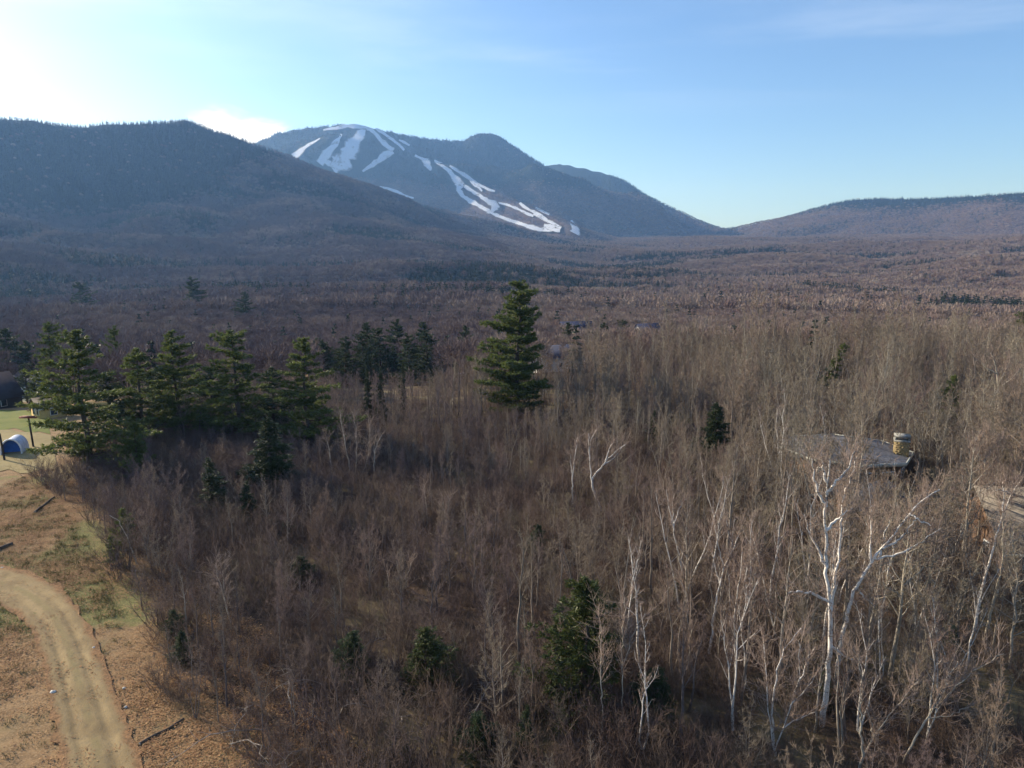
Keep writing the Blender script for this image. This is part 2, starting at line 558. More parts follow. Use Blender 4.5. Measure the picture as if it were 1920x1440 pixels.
def mat_road():
    m, T = mat('dirt_track')
    p = T.n('ShaderNodeNewGeometry').outputs['Position']
    v = T.n('ShaderNodeAttribute', attribute_name='across').outputs['Fac']
    n1 = T.noise(p, 0.45, 4.0, 0.6)
    n2 = T.noise(p, 5.0, 5.0, 0.7)
    n3 = T.noise(p, 20.0, 3.0, 0.7)
    c = T.mix(T.ss(n1, 0.3, 0.7), (0.225, 0.162, 0.082), (0.325, 0.240, 0.122))
    c = T.mix(T.math('MULTIPLY', T.ss(n2, 0.45, 0.7), 0.55), c, (0.170, 0.140, 0.095))
    c = T.mix(T.math('MULTIPLY', T.ss(n3, 0.55, 0.72), 0.6), c, (0.430, 0.340, 0.190))
    a = T.math('ABSOLUTE', T.math('SUBTRACT', v, 0.5))
    mid = T.math('ADD', T.math('MULTIPLY', T.ss(a, 0.10, 0.02), 0.45), 0.0)
    c = T.mix(T.math('MULTIPLY', mid, T.ss(n1, 0.35, 0.6)), c, (0.190, 0.165, 0.075))
    edge = T.ss(T.math('ADD', a, T.math('MULTIPLY', T.math('SUBTRACT', n1, 0.5), 0.42)), 0.33, 0.47)
    lf = T.mix(T.ss(n2, 0.35, 0.65), (0.150, 0.092, 0.048), (0.310, 0.175, 0.085))
    c = T.mix(edge, c, lf)
    finish(T, c, 0.95, T.math('ADD', n2, T.math('MULTIPLY', n3, 0.4)), 0.5, 0.06, spec=0.1)
    return m


ROADM = mat_road()


def mat_lawn(name, a, b, c_):
    m, T = mat(name)
    p = T.n('ShaderNodeNewGeometry').outputs['Position']
    n1 = T.noise(p, 0.16, 4.0, 0.6); n2 = T.noise(p, 1.7, 5.0, 0.7)
    c = T.mix(T.ss(n1, 0.35, 0.65), a, b)
    c = T.mix(T.math('MULTIPLY', T.ss(n2, 0.45, 0.7), 0.6), c, c_)
    finish(T, c, 0.95, n2, 0.5, 0.08, spec=0.1)
    return m


LAWN = mat_lawn('lawn_grass', (0.100, 0.130, 0.026), (0.160, 0.175, 0.040), (0.210, 0.190, 0.070))
DRYGRASS = mat_lawn('dry_grass', (0.250, 0.200, 0.095), (0.330, 0.265, 0.130), (0.190, 0.160, 0.075))
MEADOW = mat_lawn('meadow_grass', (0.300, 0.270, 0.165), (0.390, 0.345, 0.215), (0.210, 0.195, 0.095))
LEAFM = mat_bark('fallen_leaf', [(0.22, 0.11, 0.05), (0.36, 0.19, 0.085), (0.42, 0.27, 0.13), (0.28, 0.13, 0.06)], 0.2, 3.0)
GRASSM = mat_bark('grass_blades', [(0.12, 0.13, 0.04), (0.19, 0.18, 0.06), (0.28, 0.24, 0.11), (0.15, 0.15, 0.05)], 0.3, 3.0)

G = lambda pts: [hit(*p) for p in pts]
# edge of the woods along the road verge
EDGE = np.array(G([(55, 895), (95, 925), (150, 975), (190, 1040), (215, 1090), (235, 1150), (262, 1230), (300, 1320), (370, 1440), (440, 1560), (520, 1700)]))
EDGE = EDGE[np.argsort(EDGE[:, 1])]

# ------------------------------------------------------------------ the terrain sheet
na, nr = AA.shape
idx = np.arange(na * nr).reshape(na, nr)
quads = np.stack([idx[:-1, :-1], idx[1:, :-1], idx[1:, 1:], idx[:-1, 1:]], -1).reshape(-1, 4)[:, ::-1]
V = np.stack([TX, TY, TZ], -1).reshape(-1, 3)
tri_cap = len(V)
V = np.concatenate([V, [[0, 0, float(TZ[:, 0].mean())]]])
cap = np.stack([np.full(na - 1, tri_cap), idx[1:, 0], idx[:-1, 0]], -1)
ff = np.concatenate([quads.ravel(), cap.ravel()])
ft = np.concatenate([np.full(len(quads), 4), np.full(len(cap), 3)])
me = mesh_np('terrain', V, ff, ft, [GROUND], None, True)
con = conifer_amount(V[:, 0], V[:, 1], V[:, 2])
rad = np.hypot(V[:, 0], V[:, 1])
grassy = sstep(fbm(V[:, 0], V[:, 1], 14, 3, 51), 0.0, 0.4) * 0.8
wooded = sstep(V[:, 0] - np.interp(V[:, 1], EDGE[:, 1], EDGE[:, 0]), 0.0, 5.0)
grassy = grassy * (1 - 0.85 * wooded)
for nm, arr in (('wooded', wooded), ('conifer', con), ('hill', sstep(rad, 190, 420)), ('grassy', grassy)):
    at = me.attributes.new(nm, 'FLOAT', 'POINT')
    at.data.foreach_set('value', arr.astype(np.float32))
terrain = tag(obj('terrain', me), kind='structure')


def strip(name, A, B, material, na_=60, nb=14, lift=0.05, attr=None, jitter=0.0, seed=1):
    """a sheet laid on the ground between two edges given as ground points"""
    A = np.array(A); B = np.array(B)

    def res(P):
        s = np.concatenate([[0], np.cumsum(np.linalg.norm(np.diff(P[:, :2], axis=0), axis=1))])
        t = np.linspace(0, s[-1], na_)
        return np.stack([np.interp(t, s, P[:, k]) for k in range(2)], -1)
    a, b = res(A), res(B)
    g = np.random.default_rng(seed)
    t = np.linspace(0, 1, nb)[None, :, None]
    P = a[:, None] * (1 - t) + b[:, None] * t
    if jitter:
        w = (b - a)
        for k in (0, -1):
            P[:, k] += w * (np.interp(np.arange(na_), np.arange(0, na_ + 3, 2), g.normal(0, jitter, (na_ + 4) // 2))[:, None])
    z = ground_z(P[..., 0], P[..., 1]) + lift
    if attr == 'across':
        tt = np.linspace(0, 1, nb)[None]
        z = z + 0.05 - 0.09 * (np.exp(-((tt - 0.30) / 0.07) ** 2) + np.exp(-((tt - 0.70) / 0.07) ** 2)) + g.normal(0, 0.012, z.shape)
    Vv = np.concatenate([P, z[..., None]], -1).reshape(-1, 3)
    ii = np.arange(na_ * nb).reshape(na_, nb)
    q = np.stack([ii[:-1, :-1], ii[1:, :-1], ii[1:, 1:], ii[:-1, 1:]], -1).reshape(-1, 4)
    n = np.cross(Vv[q[0, 1]] - Vv[q[0, 0]], Vv[q[0, 2]] - Vv[q[0, 0]])
    if n[2] < 0: q = q[:, ::-1]
    me = mesh_np(name, Vv, q, 4, [material], None, True)
    if attr:
        at = me.attributes.new(attr, 'FLOAT', 'POINT')
        at.data.foreach_set('value', np.broadcast_to(np.linspace(0, 1, nb)[None], (na_, nb)).astype(np.float32).ravel())
    return tag(obj(name, me), kind='structure')


road_hi = [(-150, 1035), (-60, 1050), (0, 1060), (60, 1075), (110, 1100), (140, 1130), (170, 1180), (195, 1240), (222, 1310), (246, 1370), (268, 1440), (290, 1520), (310, 1620)]
road_lo = [(-150, 1110), (-60, 1122), (0, 1135), (30, 1155), (62, 1190), (80, 1240), (92, 1310), (102, 1380), (112, 1440), (118, 1520), (120, 1620)]
strip('dirt_road', G(road_hi), G(road_lo), ROADM, 140, 26, 0.05, 'across', 0.03)
strip('lawn', G([(-260, 768), (-60, 768), (20, 770), (85, 772)]), G([(-260, 806), (-60, 806), (20, 806), (95, 816)]), LAWN, 40, 16, 0.05, None, 0.05)
strip('dry_grass_verge', G([(-260, 807), (-60, 807), (20, 807), (95, 817)]), G([(-260, 884), (-60, 884), (20, 888), (110, 884)]), DRYGRASS, 40, 16, 0.06, None, 0.05)
strip('meadow', G([(-200, 716), (-60, 716), (20, 718), (110, 722)]), G([(-200, 752), (-60, 752), (40, 756), (110, 750)]), MEADOW, 40, 12, 0.12, None, 0.06)

# ------------------------------------------------------------------ ski runs on the main mountain
SKI = [  # centre line in the photo and width in photo pixels
    ([(600, 262, 2), (582, 272, 4), (570, 280, 8), (560, 288, 12), (550, 296, 12)]),
    ([(641, 254, 4), (636, 262, 8), (627, 272, 14), (617, 285, 16), (608, 296, 16), (598, 308, 18)]),
    ([(684, 245, 6), (676, 252, 16), (668, 266, 24), (658, 282, 30), (648, 297, 34), (636, 312, 30), (624, 320, 22)]),
    ([(664, 231, 4), (680, 238, 6), (694, 243, 8), (704, 253, 9), (716, 266, 9), (728, 277, 10), (738, 284, 11)]),
    ([(736, 285, 11), (722, 294, 15), (706, 306, 10), (694, 314, 7), (680, 324, 4)]),
    ([(704, 243, 4), (720, 253, 5), (734, 263, 6), (748, 274, 6), (758, 284, 4)]),
    ([(748, 265, 3), (757, 268, 5), (768, 275, 4)]),
    ([(778, 293, 4), (790, 299, 6), (802, 308, 13), (806, 318, 9), (808, 322, 3)]),
    ([(814, 303, 3), (826, 310, 6), (838, 319, 7), (848, 329, 9), (856, 339, 15), (860, 348, 16), (860, 358, 10), (868, 370, 7), (880, 379, 8), (900, 389, 10), (920, 400, 8)]),
    ([(843, 313, 3), (856, 321, 6), (868, 328, 7), (880, 336, 7), (893, 346, 6), (904, 352, 5), (918, 358, 5), (928, 361, 3)]),
    ([(880, 338, 3), (888, 346, 6), (896, 352, 6), (904, 361, 4)]),
    ([(864, 347, 5), (876, 354, 8), (890, 364, 7), (902, 372, 7), (914, 380, 10), (926, 384, 18), (928, 391, 16), (922, 399, 8)]),
    ([(928, 382, 3), (950, 386, 5), (970, 394, 5), (990, 404, 5), (1000, 408, 3)]),
    ([(974, 383, 4), (984, 391, 6), (998, 399, 6), (1012, 407, 6), (1026, 416, 6), (1044, 424, 5)]),
    ([(1004, 392, 4), (1016, 398, 5), (1030, 405, 4)]),
    ([(925, 404, 4), (948, 413, 6), (970, 420, 7), (990, 427, 9), (1010, 432, 10), (1030, 433, 8), (1050, 435, 8)]),
    ([(1020, 425, 6), (1030, 428, 10), (1040, 430, 8)]),
    ([(1070, 416, 6), (1074, 424, 8), (1080, 432, 16), (1076, 440, 20)]),
    ([(606, 246, 3), (628, 242, 6), (650, 238, 8), (668, 238, 9), (684, 242, 8), (696, 246, 4)]),
    ([(640, 236, 3), (656, 234, 4), (672, 234, 4), (686, 238, 4)]),
    ([(610, 304, 10), (624, 312, 10), (640, 318, 8)]),
    ([(902, 392, 4), (922, 402, 6), (944, 412, 6), (958, 418, 4)]),
    ([(1000, 404, 3), (1018, 413, 5), (1036, 422, 6), (1052, 430, 6)]),
    ([(712, 352, 3), (730, 357, 5), (745, 362, 5), (760, 370, 5), (776, 374, 3)]),
]
SNOWXY = []


def ski_run(pts, k):
    pts = np.array(pts, float)
    s = np.concatenate([[0], np.cumsum(np.hypot(np.diff(pts[:, 0]), np.diff(pts[:, 1])))])
    n = max(5, int(s[-1] / 2.5))
    t = np.linspace(0, s[-1], n)
    c = np.stack([np.interp(t, s, pts[:, i]) for i in range(3)], -1)
    tg = np.gradient(c[:, :2], axis=0); tg /= np.linalg.norm(tg, axis=1)[:, None] + 1e-9
    nn = np.stack([-tg[:, 1], tg[:, 0]], -1)
    g = np.random.default_rng(100 + k)
    m = 7
    P = np.zeros((n, m, 3)); E = np.zeros((n, m))
    kk = np.arange(0, n + 4, 3)
    jl = np.interp(np.arange(n), kk, 1 + g.normal(0, 0.20, len(kk))); jr = np.interp(np.arange(n), kk, 1 + g.normal(0, 0.20, len(kk)))
    for j in range(m):
        f = j / (m - 1) * 2 - 1
        for i in range(n):
            w = (c[i, 2] * 1.02 + 0.5) * 0.5 * f * (jl[i] if f < 0 else jr[i])
            P[i, j] = hit(c[i, 0] + nn[i, 0] * w, c[i, 1] + nn[i, 1] * w, 2950.0)
            E[i, j] = abs(f) ** 2
    r = np.hypot(P[..., 0], P[..., 1])
    med = np.median(r, axis=1, keepdims=True)
    SNOWXY.append(P[..., :2].reshape(-1, 2))
    P[..., 2] = ground_z(P[..., 0], P[..., 1]) + 7.0
    ii = np.arange(n * m).reshape(n, m)
    q = np.stack([ii[:-1, :-1], ii[1:, :-1], ii[1:, 1:], ii[:-1, 1:]], -1).reshape(-1, 4)
    rq = r.ravel()[q]
    q = q[(rq.max(1) - rq.min(1)) < 260]                      # no sheet across a skyline
    nz = np.cross(P.reshape(-1, 3)[q[:, 1]] - P.reshape(-1, 3)[q[:, 0]], P.reshape(-1, 3)[q[:, 2]] - P.reshape(-1, 3)[q[:, 0]])[:, 2]
    q[nz < 0] = q[nz < 0][:, ::-1]
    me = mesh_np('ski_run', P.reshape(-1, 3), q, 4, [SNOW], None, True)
    at = me.attributes.new('edge', 'FLOAT', 'POINT')
    at.data.foreach_set('value', E.astype(np.float32).ravel())
    tag(obj('ski_run', me), kind='structure')


for k, p in enumerate(SKI):
    ski_run(p, k)
SNOWXY = np.concatenate(SNOWXY)

# ------------------------------------------------------------------ scattering (for what nobody could count)
def proto_collection(name, meshes):
    c = D.collections.new(name)
    for i, m in enumerate(meshes):
        o = D.objects.new('%s.%03d' % (m.name.split('.')[0], i), m)
        c.objects.link(o)
    return c


def scatter(name, pts, rotz, scl, variant, coll, label=None, cat=None, tilt=None):
    me = D.meshes.new(name)
    me.vertices.add(len(pts))
    me.vertices.foreach_set('co', np.asarray(pts, np.float32).ravel())
    rot = np.zeros((len(pts), 3), np.float32); rot[:, 2] = rotz
    if tilt is not None: rot[:, :2] = tilt
    scl = np.asarray(scl, np.float32)
    if scl.ndim == 1: scl = np.repeat(scl[:, None], 3, 1)
    a = me.attributes.new('rot', 'FLOAT_VECTOR', 'POINT'); a.data.foreach_set('vector', rot.ravel())
    a = me.attributes.new('scl', 'FLOAT_VECTOR', 'POINT'); a.data.foreach_set('vector', scl.ravel())
    a = me.attributes.new('variant', 'INT', 'POINT'); a.data.foreach_set('value', np.asarray(variant, np.int32))
    o = obj(name, me)
    ng = D.node_groups.new(name + '_scatter', 'GeometryNodeTree')
    ng.interface.new_socket('Geometry', in_out='INPUT', socket_type='NodeSocketGeometry')
    ng.interface.new_socket('Geometry', in_out='OUTPUT', socket_type='NodeSocketGeometry')
    T = NT(ng)
    gi = T.n('NodeGroupInput'); go = T.n('NodeGroupOutput')
    ci = T.n('GeometryNodeCollectionInfo', {'Collection': coll, 'Separate Children': True, 'Reset Children': True})
    nr_ = T.n('GeometryNodeInputNamedAttribute', {'Name': 'rot'}, data_type='FLOAT_VECTOR')
    ns = T.n('GeometryNodeInputNamedAttribute', {'Name': 'scl'}, data_type='FLOAT_VECTOR')
    nv = T.n('GeometryNodeInputNamedAttribute', {'Name': 'variant'}, data_type='INT')
    ip = T.n('GeometryNodeInstanceOnPoints', {'Points': gi.outputs[0], 'Instance': ci.outputs[0], 'Pick Instance': True,
                                              'Instance Index': nv.outputs[0], 'Scale': ns.outputs[0]})
    ng.links.new(nr_.outputs[0], ip.inputs['Rotation'])
    ng.links.new(ip.outputs[0], go.inputs[0])
    md = o.modifiers.new('scatter', 'NODES'); md.node_group = ng
    tag(o, label, cat, None, 'stuff')
    return o


# ------------------------------------------------------------------ bare trees
def unit(v):
    return v / (np.linalg.norm(v) + 1e-9)


def bare_tree(seed, H=10.0, fb=0.3, n1=20, spread=0.42, m2=6, m3=7, r0=0.11, stems=1, l3=0.75, rise=0.9):
    """trunk geometry and twig geometry of one leafless broadleaf tree, base at the origin"""
    g = np.random.default_rng(seed)
    Tk, Cr = Geo(), Geo()
    b2, d2, l2 = [], [], []
    for s in range(stems):
        n = 9
        h = H * (1 if s == 0 else g.uniform(0.65, 0.98))
        lean = g.normal(0, 0.05, 2) + (0 if stems == 1 else 1) * np.array([cos(s * 2.4 + seed), sin(s * 2.4 + seed)]) * g.uniform(0.08, 0.26)
        t = np.linspace(0, 1, n)
        wob = np.cumsum(g.normal(0, 0.012, (n, 2)), 0) * h
        P = np.stack([lean[0] * h * t ** 1.2 + wob[:, 0], lean[1] * h * t ** 1.2 + wob[:, 1], h * t], -1)
        P[0, :2] = P[0, :2] * 0; P[0, 2] = -0.25
        rr_ = r0 * (1 - 0.9 * t ** 0.9) * (1 if stems == 1 else 0.7)
        Tk.tube(P, rr_, 5)
        k1 = n1 if stems == 1 else max(6, n1 // 2)
        for i in range(k1):
            ti = fb + (0.97 - fb) * ((i + g.uniform(0, 1)) / k1)
            j = min(int(ti * (n - 1)), n - 2); f = ti * (n - 1) - j
            b = P[j] * (1 - f) + P[j + 1] * f
            a = i * 2.4 + g.uniform(-0.6, 0.6)
            L = H * spread * (1.08 - 0.8 * ti) * g.uniform(0.65, 1.25)
            e = g.uniform(0.45, 0.95) * rise + 0.3 * ti
            d = np.array([cos(a) * cos(e), sin(a) * cos(e), sin(e)])
            q = [b]
            for k in range(4):
                q.append(q[-1] + unit(d) * L / 4)
                d = unit(d) + np.array([0, 0, 0.13]) + g.normal(0, 0.14, 3)
            q = np.array(q)
            ra = max(0.011, r0 * 0.42 * (1 - ti * 0.75)) * (1 if stems == 1 else 0.8)
            Tk.tube(q, np.linspace(ra, 0.007, 5), 4)
            for k in range(max(2, int(m2 * g.uniform(0.7, 1.3)))):
                u = g.uniform(0.22, 1.0) * 4
                jj = min(int(u), 3); ff_ = u - jj
                bb = q[jj] * (1 - ff_) + q[jj + 1] * ff_
                td = unit(q[jj + 1] - q[jj])
                dd = td * 0.75 + g.normal(0, 0.55, 3) + np.array([0, 0, 0.28])
                b2.append(bb); d2.append(dd); l2.append(L * g.uniform(0.22, 0.5) * (1.15 - u / 8))
        # the leader's own twigs
        for k in range(6):
            b2.append(P[-1 - (k % 3)]); d2.append(np.array([0, 0, 1.0]) + g.normal(0, 0.4, 3)); l2.append(H * 0.09)
    b2 = np.array(b2); d2 = np.array(d2); l2 = np.array(l2)
    d2 /= np.linalg.norm(d2, axis=1)[:, None]
    Cr.twigs(b2, d2, l2, 0.0155, 0, g)
    u = g.uniform(0.15, 1.0, (len(b2), m3))
    b3 = (b2[:, None] + d2[:, None] * (u * l2[:, None] * 0.9)[..., None]).reshape(-1, 3)
    d3 = (d2[:, None] * 0.7 + g.normal(0, 0.6, (len(b2), m3, 3)) + np.array([0, 0, 0.22])).reshape(-1, 3)
    l3_ = (l2[:, None] * g.uniform(0.3, 0.8, (len(b2), m3)) * l3 + 0.12).reshape(-1)
    Cr.twigs(b3, d3, l3_, 0.0105, 0, g)
    return Tk, Cr


KINDS = [   # seed, kwargs: maples, upright aspens, many-stemmed alders, spreading ash
    (1, dict(H=10, fb=0.28, n1=18, spread=0.34, rise=1.05, r0=0.14, m3=6)),
    (2, dict(H=10, fb=0.40, n1=15, spread=0.28, rise=1.25, r0=0.15, m3=5)),
    (3, dict(H=9, fb=0.2, n1=22, spread=0.34, stems=3, r0=0.09)),
    (4, dict(H=11.5, fb=0.5, n1=13, spread=0.26, rise=1.2, r0=0.16, m3=5)),
    (5, dict(H=9.5, fb=0.22, n1=24, spread=0.40, rise=0.8)),
    (6, dict(H=10.5, fb=0.38, n1=14, spread=0.28, stems=2, r0=0.15, rise=1.15, m3=5)),
    (7, dict(H=11, fb=0.45, n1=16, spread=0.22, rise=1.3, r0=0.13, m3=5)),
    (8, dict(H=9, fb=0.18, n1=22, spread=0.36, stems=4, r0=0.075)),
]
TRUNKS, CROWNS, WHOLE = [], [], []
for sd, kw in KINDS:
    tk, cr = bare_tree(sd, **kw)
    TRUNKS.append(tk.mesh('trunk', [BARK])); CROWNS.append(cr.mesh('crown', [TWIG]))
    w = Geo()
    w.V, w.F, w.T = tk.V + cr.V, list(tk.F), tk.T + cr.T
    w.M = tk.M + [np.full_like(m_, 1) for m_ in cr.M]
    w.F = tk.F + [f_ + tk.n for f_ in cr.F]
    WHOLE.append(w.mesh('bare_wood', [BARK, TWIG]))

# brush: many thin whips from one root
BRUSH = []
for sd in range(5):
    g = np.random.default_rng(40 + sd)
    w = Geo()
    n = 16
    a = g.uniform(0, 2 * pi, n); e = g.uniform(0.8, 1.45, n)
    d = np.stack([np.cos(a) * np.cos(e), np.sin(a) * np.cos(e), np.sin(e)], -1)
    L = g.uniform(1.3, 3.2, n)
    b = np.zeros((n, 3)); b[:, :2] = g.normal(0, 0.25, (n, 2)); b[:, 2] = -0.1
    w.twigs(b, d, L, 0.014, 0, g, 0.1)
    u = g.uniform(0.2, 1.0, (n, 13))
    b3 = (b[:, None] + d[:, None] * (u * L[:, None])[..., None]).reshape(-1, 3)
    d3 = (d[:, None] * 0.8 + g.normal(0, 0.5, (n, 13, 3))).reshape(-1, 3)
    w.twigs(b3, d3, g.uniform(0.3, 0.9, len(b3)), 0.0075, 0, g)
    BRUSH.append(w.mesh('brush', [WHIP]))


def far_conifer(seed, H, tiers, per):
    g = np.random.default_rng(seed)
    w = Geo()
    w.tube([(0, 0, -1.0), (0, 0, H * 0.95)], [0.16, 0.03], 3)
    for k in range(tiers):
        t = 0.10 + 0.87 * k / (tiers - 1)
        a = np.arange(per) * 2 * pi / per + g.uniform(0, 6)
        L = H * (0.19 * (1 - t) + 0.035) * g.uniform(0.7, 1.25, per)
        d = np.stack([np.cos(a), np.sin(a), g.uniform(-0.5, 0.15, per)], -1)
        b = np.tile([0, 0, t * H], (per, 1)) - d * 0.0
        w.blades(b + d * 0.02 * H, d, L * 1.25, H * 0.075, 0, g)
        b2 = b + d * (L * 0.5)[:, None]
        w.blades(b2, d + g.normal(0, 0.5, (per, 3)), L * 0.8, H * 0.06, 0, g)
    w.blades(np.tile([0, 0, H * 0.86], (4, 1)), np.tile([0, 0, 1.0], (4, 1)) + g.normal(0, 0.15, (4, 3)), H * 0.16, H * 0.035, 0, g)
    return w.mesh('far_conifer', [FARNEEDLE])


def puff_tree(seed, H, n, L, w):
    """far leafless crown: a see-through dome of twig sprays on a stem"""
    g = np.random.default_rng(seed)
    o = Geo()
    o.tube([(0, 0, -1.5), (g.normal(0, 0.2), g.normal(0, 0.2), H * 0.5), (g.normal(0, 0.4), g.normal(0, 0.4), H * 0.85)], [0.17, 0.12, 0.03], 3)
    d = g.normal(0, 1, (n, 3)); d /= np.linalg.norm(d, axis=1)[:, None]
    d[:, 2] = np.where(d[:, 2] < -0.35, -d[:, 2], d[:, 2])
    lump = 1 + 0.28 * np.sin(3 * np.arctan2(d[:, 1], d[:, 0]) + seed) * (1 - d[:, 2] ** 2)
    c = d * np.array([0.31, 0.31, 0.34]) * H * (g.uniform(0.35, 1.0, n) ** 0.5 * lump)[:, None] + np.array([0, 0, 0.60 * H])
    dd = d * 0.8 + g.normal(0, 0.45, (n, 3)) + np.array([0, 0, 0.45])
    o.blades(c, dd, g.uniform(0.7, 1.3, n) * L, w, 0, g)
    return o.mesh('far_tree', [FARTWIG])


MID = [puff_tree(60 + i, 11, 520, 1.3, 0.13) for i in range(4)]
FAR = [puff_tree(70 + i, 11, 170, 1.9, 0.34) for i in range(4)]
FARC = [far_conifer(80 + i, 13, 9, 8) for i in range(3)]

# ------------------------------------------------------------------ conifers near enough to have boughs
def pine(seed, H=18.0, W=5.0, first=0.1, gap=1.0, flat=0.12, tuft=0.42, droop=0.0, power=0.75, per=5, dens=1.0, blades=8, mats=None, bent=0.0):
    """layered conifer: trunk with boughs, and needle sprays along every bough"""
    g = np.random.default_rng(seed)
    Tk, Cr = Geo(), Geo()
    n = 9
    t = np.linspace(0, 1, n)
    wob = np.cumsum(g.normal(0, 0.006, (n, 2)), 0) * H
    P = np.stack([wob[:, 0] + bent * H * t ** 1.5, wob[:, 1], t * H], -1); P[0] = (0, 0, -0.4)
    Tk.tube(P, 0.019 * H * (1 - 0.93 * t) + 0.02, 7)
    z = first * H
    B, Dd, S = [], [], []
    lobe = g.uniform(0, 6.28)
    while z < 0.985 * H:
        tz = z / H
        j = min(int(tz * (n - 1)), n - 2); f = tz * (n - 1) - j
        c = P[j] * (1 - f) + P[j + 1] * f
        prof = (1 - tz) ** power * (1.0 if tz > 0.22 else 0.65 + 1.6 * tz)
        k = max(3, int(per * (0.55 + 0.6 * (1 - tz)) + g.integers(0, 2)))
        a0 = g.uniform(0, 2 * pi)
        for i in range(k):
            if g.uniform() < 0.17: continue
            a = a0 + i * 2 * pi / k + g.normal(0, 0.25)
            L = W * (prof + 0.045) * g.uniform(0.45, 1.32) * (1 + 0.30 * sin(a + lobe + 3.1 * tz))
            up = g.normal(0.10 - droop * (1 - tz), 0.10) + 0.55 * max(0, tz - 0.6)
            d = np.array([cos(a), sin(a), up])
            zb = c + np.array([0, 0, g.normal(0, 0.26 * gap)])
            m = 5
            s = np.linspace(0, 1, m)
            sag = (0.10 - droop * 0.25) * L * s ** 2
            Q = zb + d[None] * (s * L)[:, None]; Q[:, 2] += sag
            Tk.tube(Q, np.linspace(0.006 * H * (1 - tz) + 0.018, 0.008, m), 4)
            side = np.array([-sin(a), cos(a), 0])
            nt = max(4, int(L * 15 * dens))
            u = g.uniform(0.18 if tz < 0.7 else 0.05, 1.0, nt)
            lat = g.uniform(-1, 1, nt) * (0.30 * L) * np.sin(np.clip(u, 0, 1) * pi * 0.80 + 0.25)
            cpt = zb + d[None] * (u * L)[:, None] + side[None] * lat[:, None]
            cpt[:, 2] += (0.10 - droop * 0.25) * L * u ** 2 + g.normal(0, flat, nt) - 0.06 * abs(lat)
            out = d[None] * 0.8 + side[None] * (np.sign(lat) * 0.55)[:, None] + np.array([0, 0, 0.28 - droop])
            B.append(cpt); Dd.append(out); S.append(np.full(nt, tuft) * g.uniform(0.7, 1.25, nt))
        z += gap * g.uniform(0.75, 1.25) * (1 - 0.45 * tz)
    k = 22
    B.append(P[-1] + np.stack([g.normal(0, 0.10, k), g.normal(0, 0.10, k), g.uniform(-0.9, 0.1, k)], -1)); Dd.append(np.tile([0, 0, 1.0], (k, 1)) + g.normal(0, 0.4, (k, 3))); S.append(np.full(k, tuft))
    B, Dd, S = np.concatenate(B), np.concatenate(Dd), np.concatenate(S)
    nb = blades
    bb = np.repeat(B, nb, 0) + g.normal(0, 0.05, (len(B) * nb, 3))
    dd = np.repeat(Dd / np.linalg.norm(Dd, axis=1)[:, None], nb, 0) * 0.8 + g.normal(0, 0.55, (len(B) * nb, 3))
    ss_ = np.repeat(S, nb) * g.uniform(0.7, 1.2, len(B) * nb)
    Cr.blades(bb, dd, ss_, ss_ * 0.34, 0, g)
    return Tk.mesh('trunk', [PINEBARK]), Cr.mesh('crown', [mats])


PINE = [pine(101, 18, 5.6, 0.05, 1.0, mats=NEEDLE, power=0.55),
        pine(102, 18, 4.8, 0.08, 1.05, mats=NEEDLE, power=0.48),
        pine(103, 18, 5.6, 0.05, 1.0, mats=NEEDLE, power=0.68),
        pine(104, 18, 4.2, 0.12, 1.15, mats=NEEDLE, power=0.45)]
BIGPINE = pine(105, 22, 6.0, 0.05, 0.95, mats=NEEDLE, power=0.50, per=6, tuft=0.46)
SPR = [pine(111, 9, 2.3, 0.05, 0.42, 0.06, 0.24, 0.35, 0.95, 7, 1.4, 7, SPRUCE),
       pine(112, 9, 2.0, 0.08, 0.46, 0.06, 0.22, 0.30, 0.9, 7, 1.4, 7, SPRUCE)]
FIRT = [pine(121, 9, 2.7, 0.04, 0.50, 0.10, 0.26, 0.10, 0.62, 7, 1.0, 8, FIR)]
BOUGH = [pine(131, 7, 2.6, 0.03, 0.55, 0.10, 0.30, 0.1, 0.65, 6, 1.1, 8, NEEDLE)]


def conifer(name, label, cat, px, top, r, H0, meshes, wid=1.0, group=None, H=None, rz=None, bend=None):
    """stand a conifer on the ground at distance r so that its top reaches the given sight line"""
    x, y = at_r(px, r)
    z0 = float(ground_z(x, y))
    d = ray(px, top)
    ztop = CAMH + d[2] / d[1] * y
    s = (H or max(1.5, ztop - z0)) / H0
    e = empty(name, (x, y, z0), random.uniform(0, 6.28) if rz is None else rz)
    e.scale = (s * wid, s * wid, s)
    tag(e, label, cat, group)
    for nm, m_ in zip(('trunk', 'crown'), meshes):
        obj(nm, m_, e)
    if bend:
        e.rotation_euler = (bend[0], bend[1], e.rotation_euler[2])
    CONS.append((x, y, s * wid * 2.2))
    return e


DARKN = mat_needles('dark_needles', (0.030, 0.050, 0.022), (0.060, 0.084, 0.030), (0.085, 0.105, 0.036), 0.25)  # needles of a darker green, for hollow pines, gap fillers and saplings
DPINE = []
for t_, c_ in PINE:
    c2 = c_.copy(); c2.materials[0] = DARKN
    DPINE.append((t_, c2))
CONS = []
GP = 'tall white pines in a row along the driveway'
conifer('white_pine', 'tallest white pine, standing alone in the middle of the leafless woods', 'pine tree', 968, 530, 122, 22, BIGPINE, 1.12, rz=0.4)
conifer('white_pine', 'broad white pine at the lawn edge, biggest and lowest reaching of the driveway row', 'pine tree', 152, 622, 88, 18, PINE[0], 1.22, GP)
conifer('white_pine', 'slim white pine between the broad lawn edge pine and its taller neighbour', 'pine tree', 262, 655, 100, 18, PINE[1], 1.3, GP)
conifer('white_pine', 'pointed white pine, third in the driveway row from the lawn', 'pine tree', 334, 624, 102, 18, PINE[2], 1.15, GP)
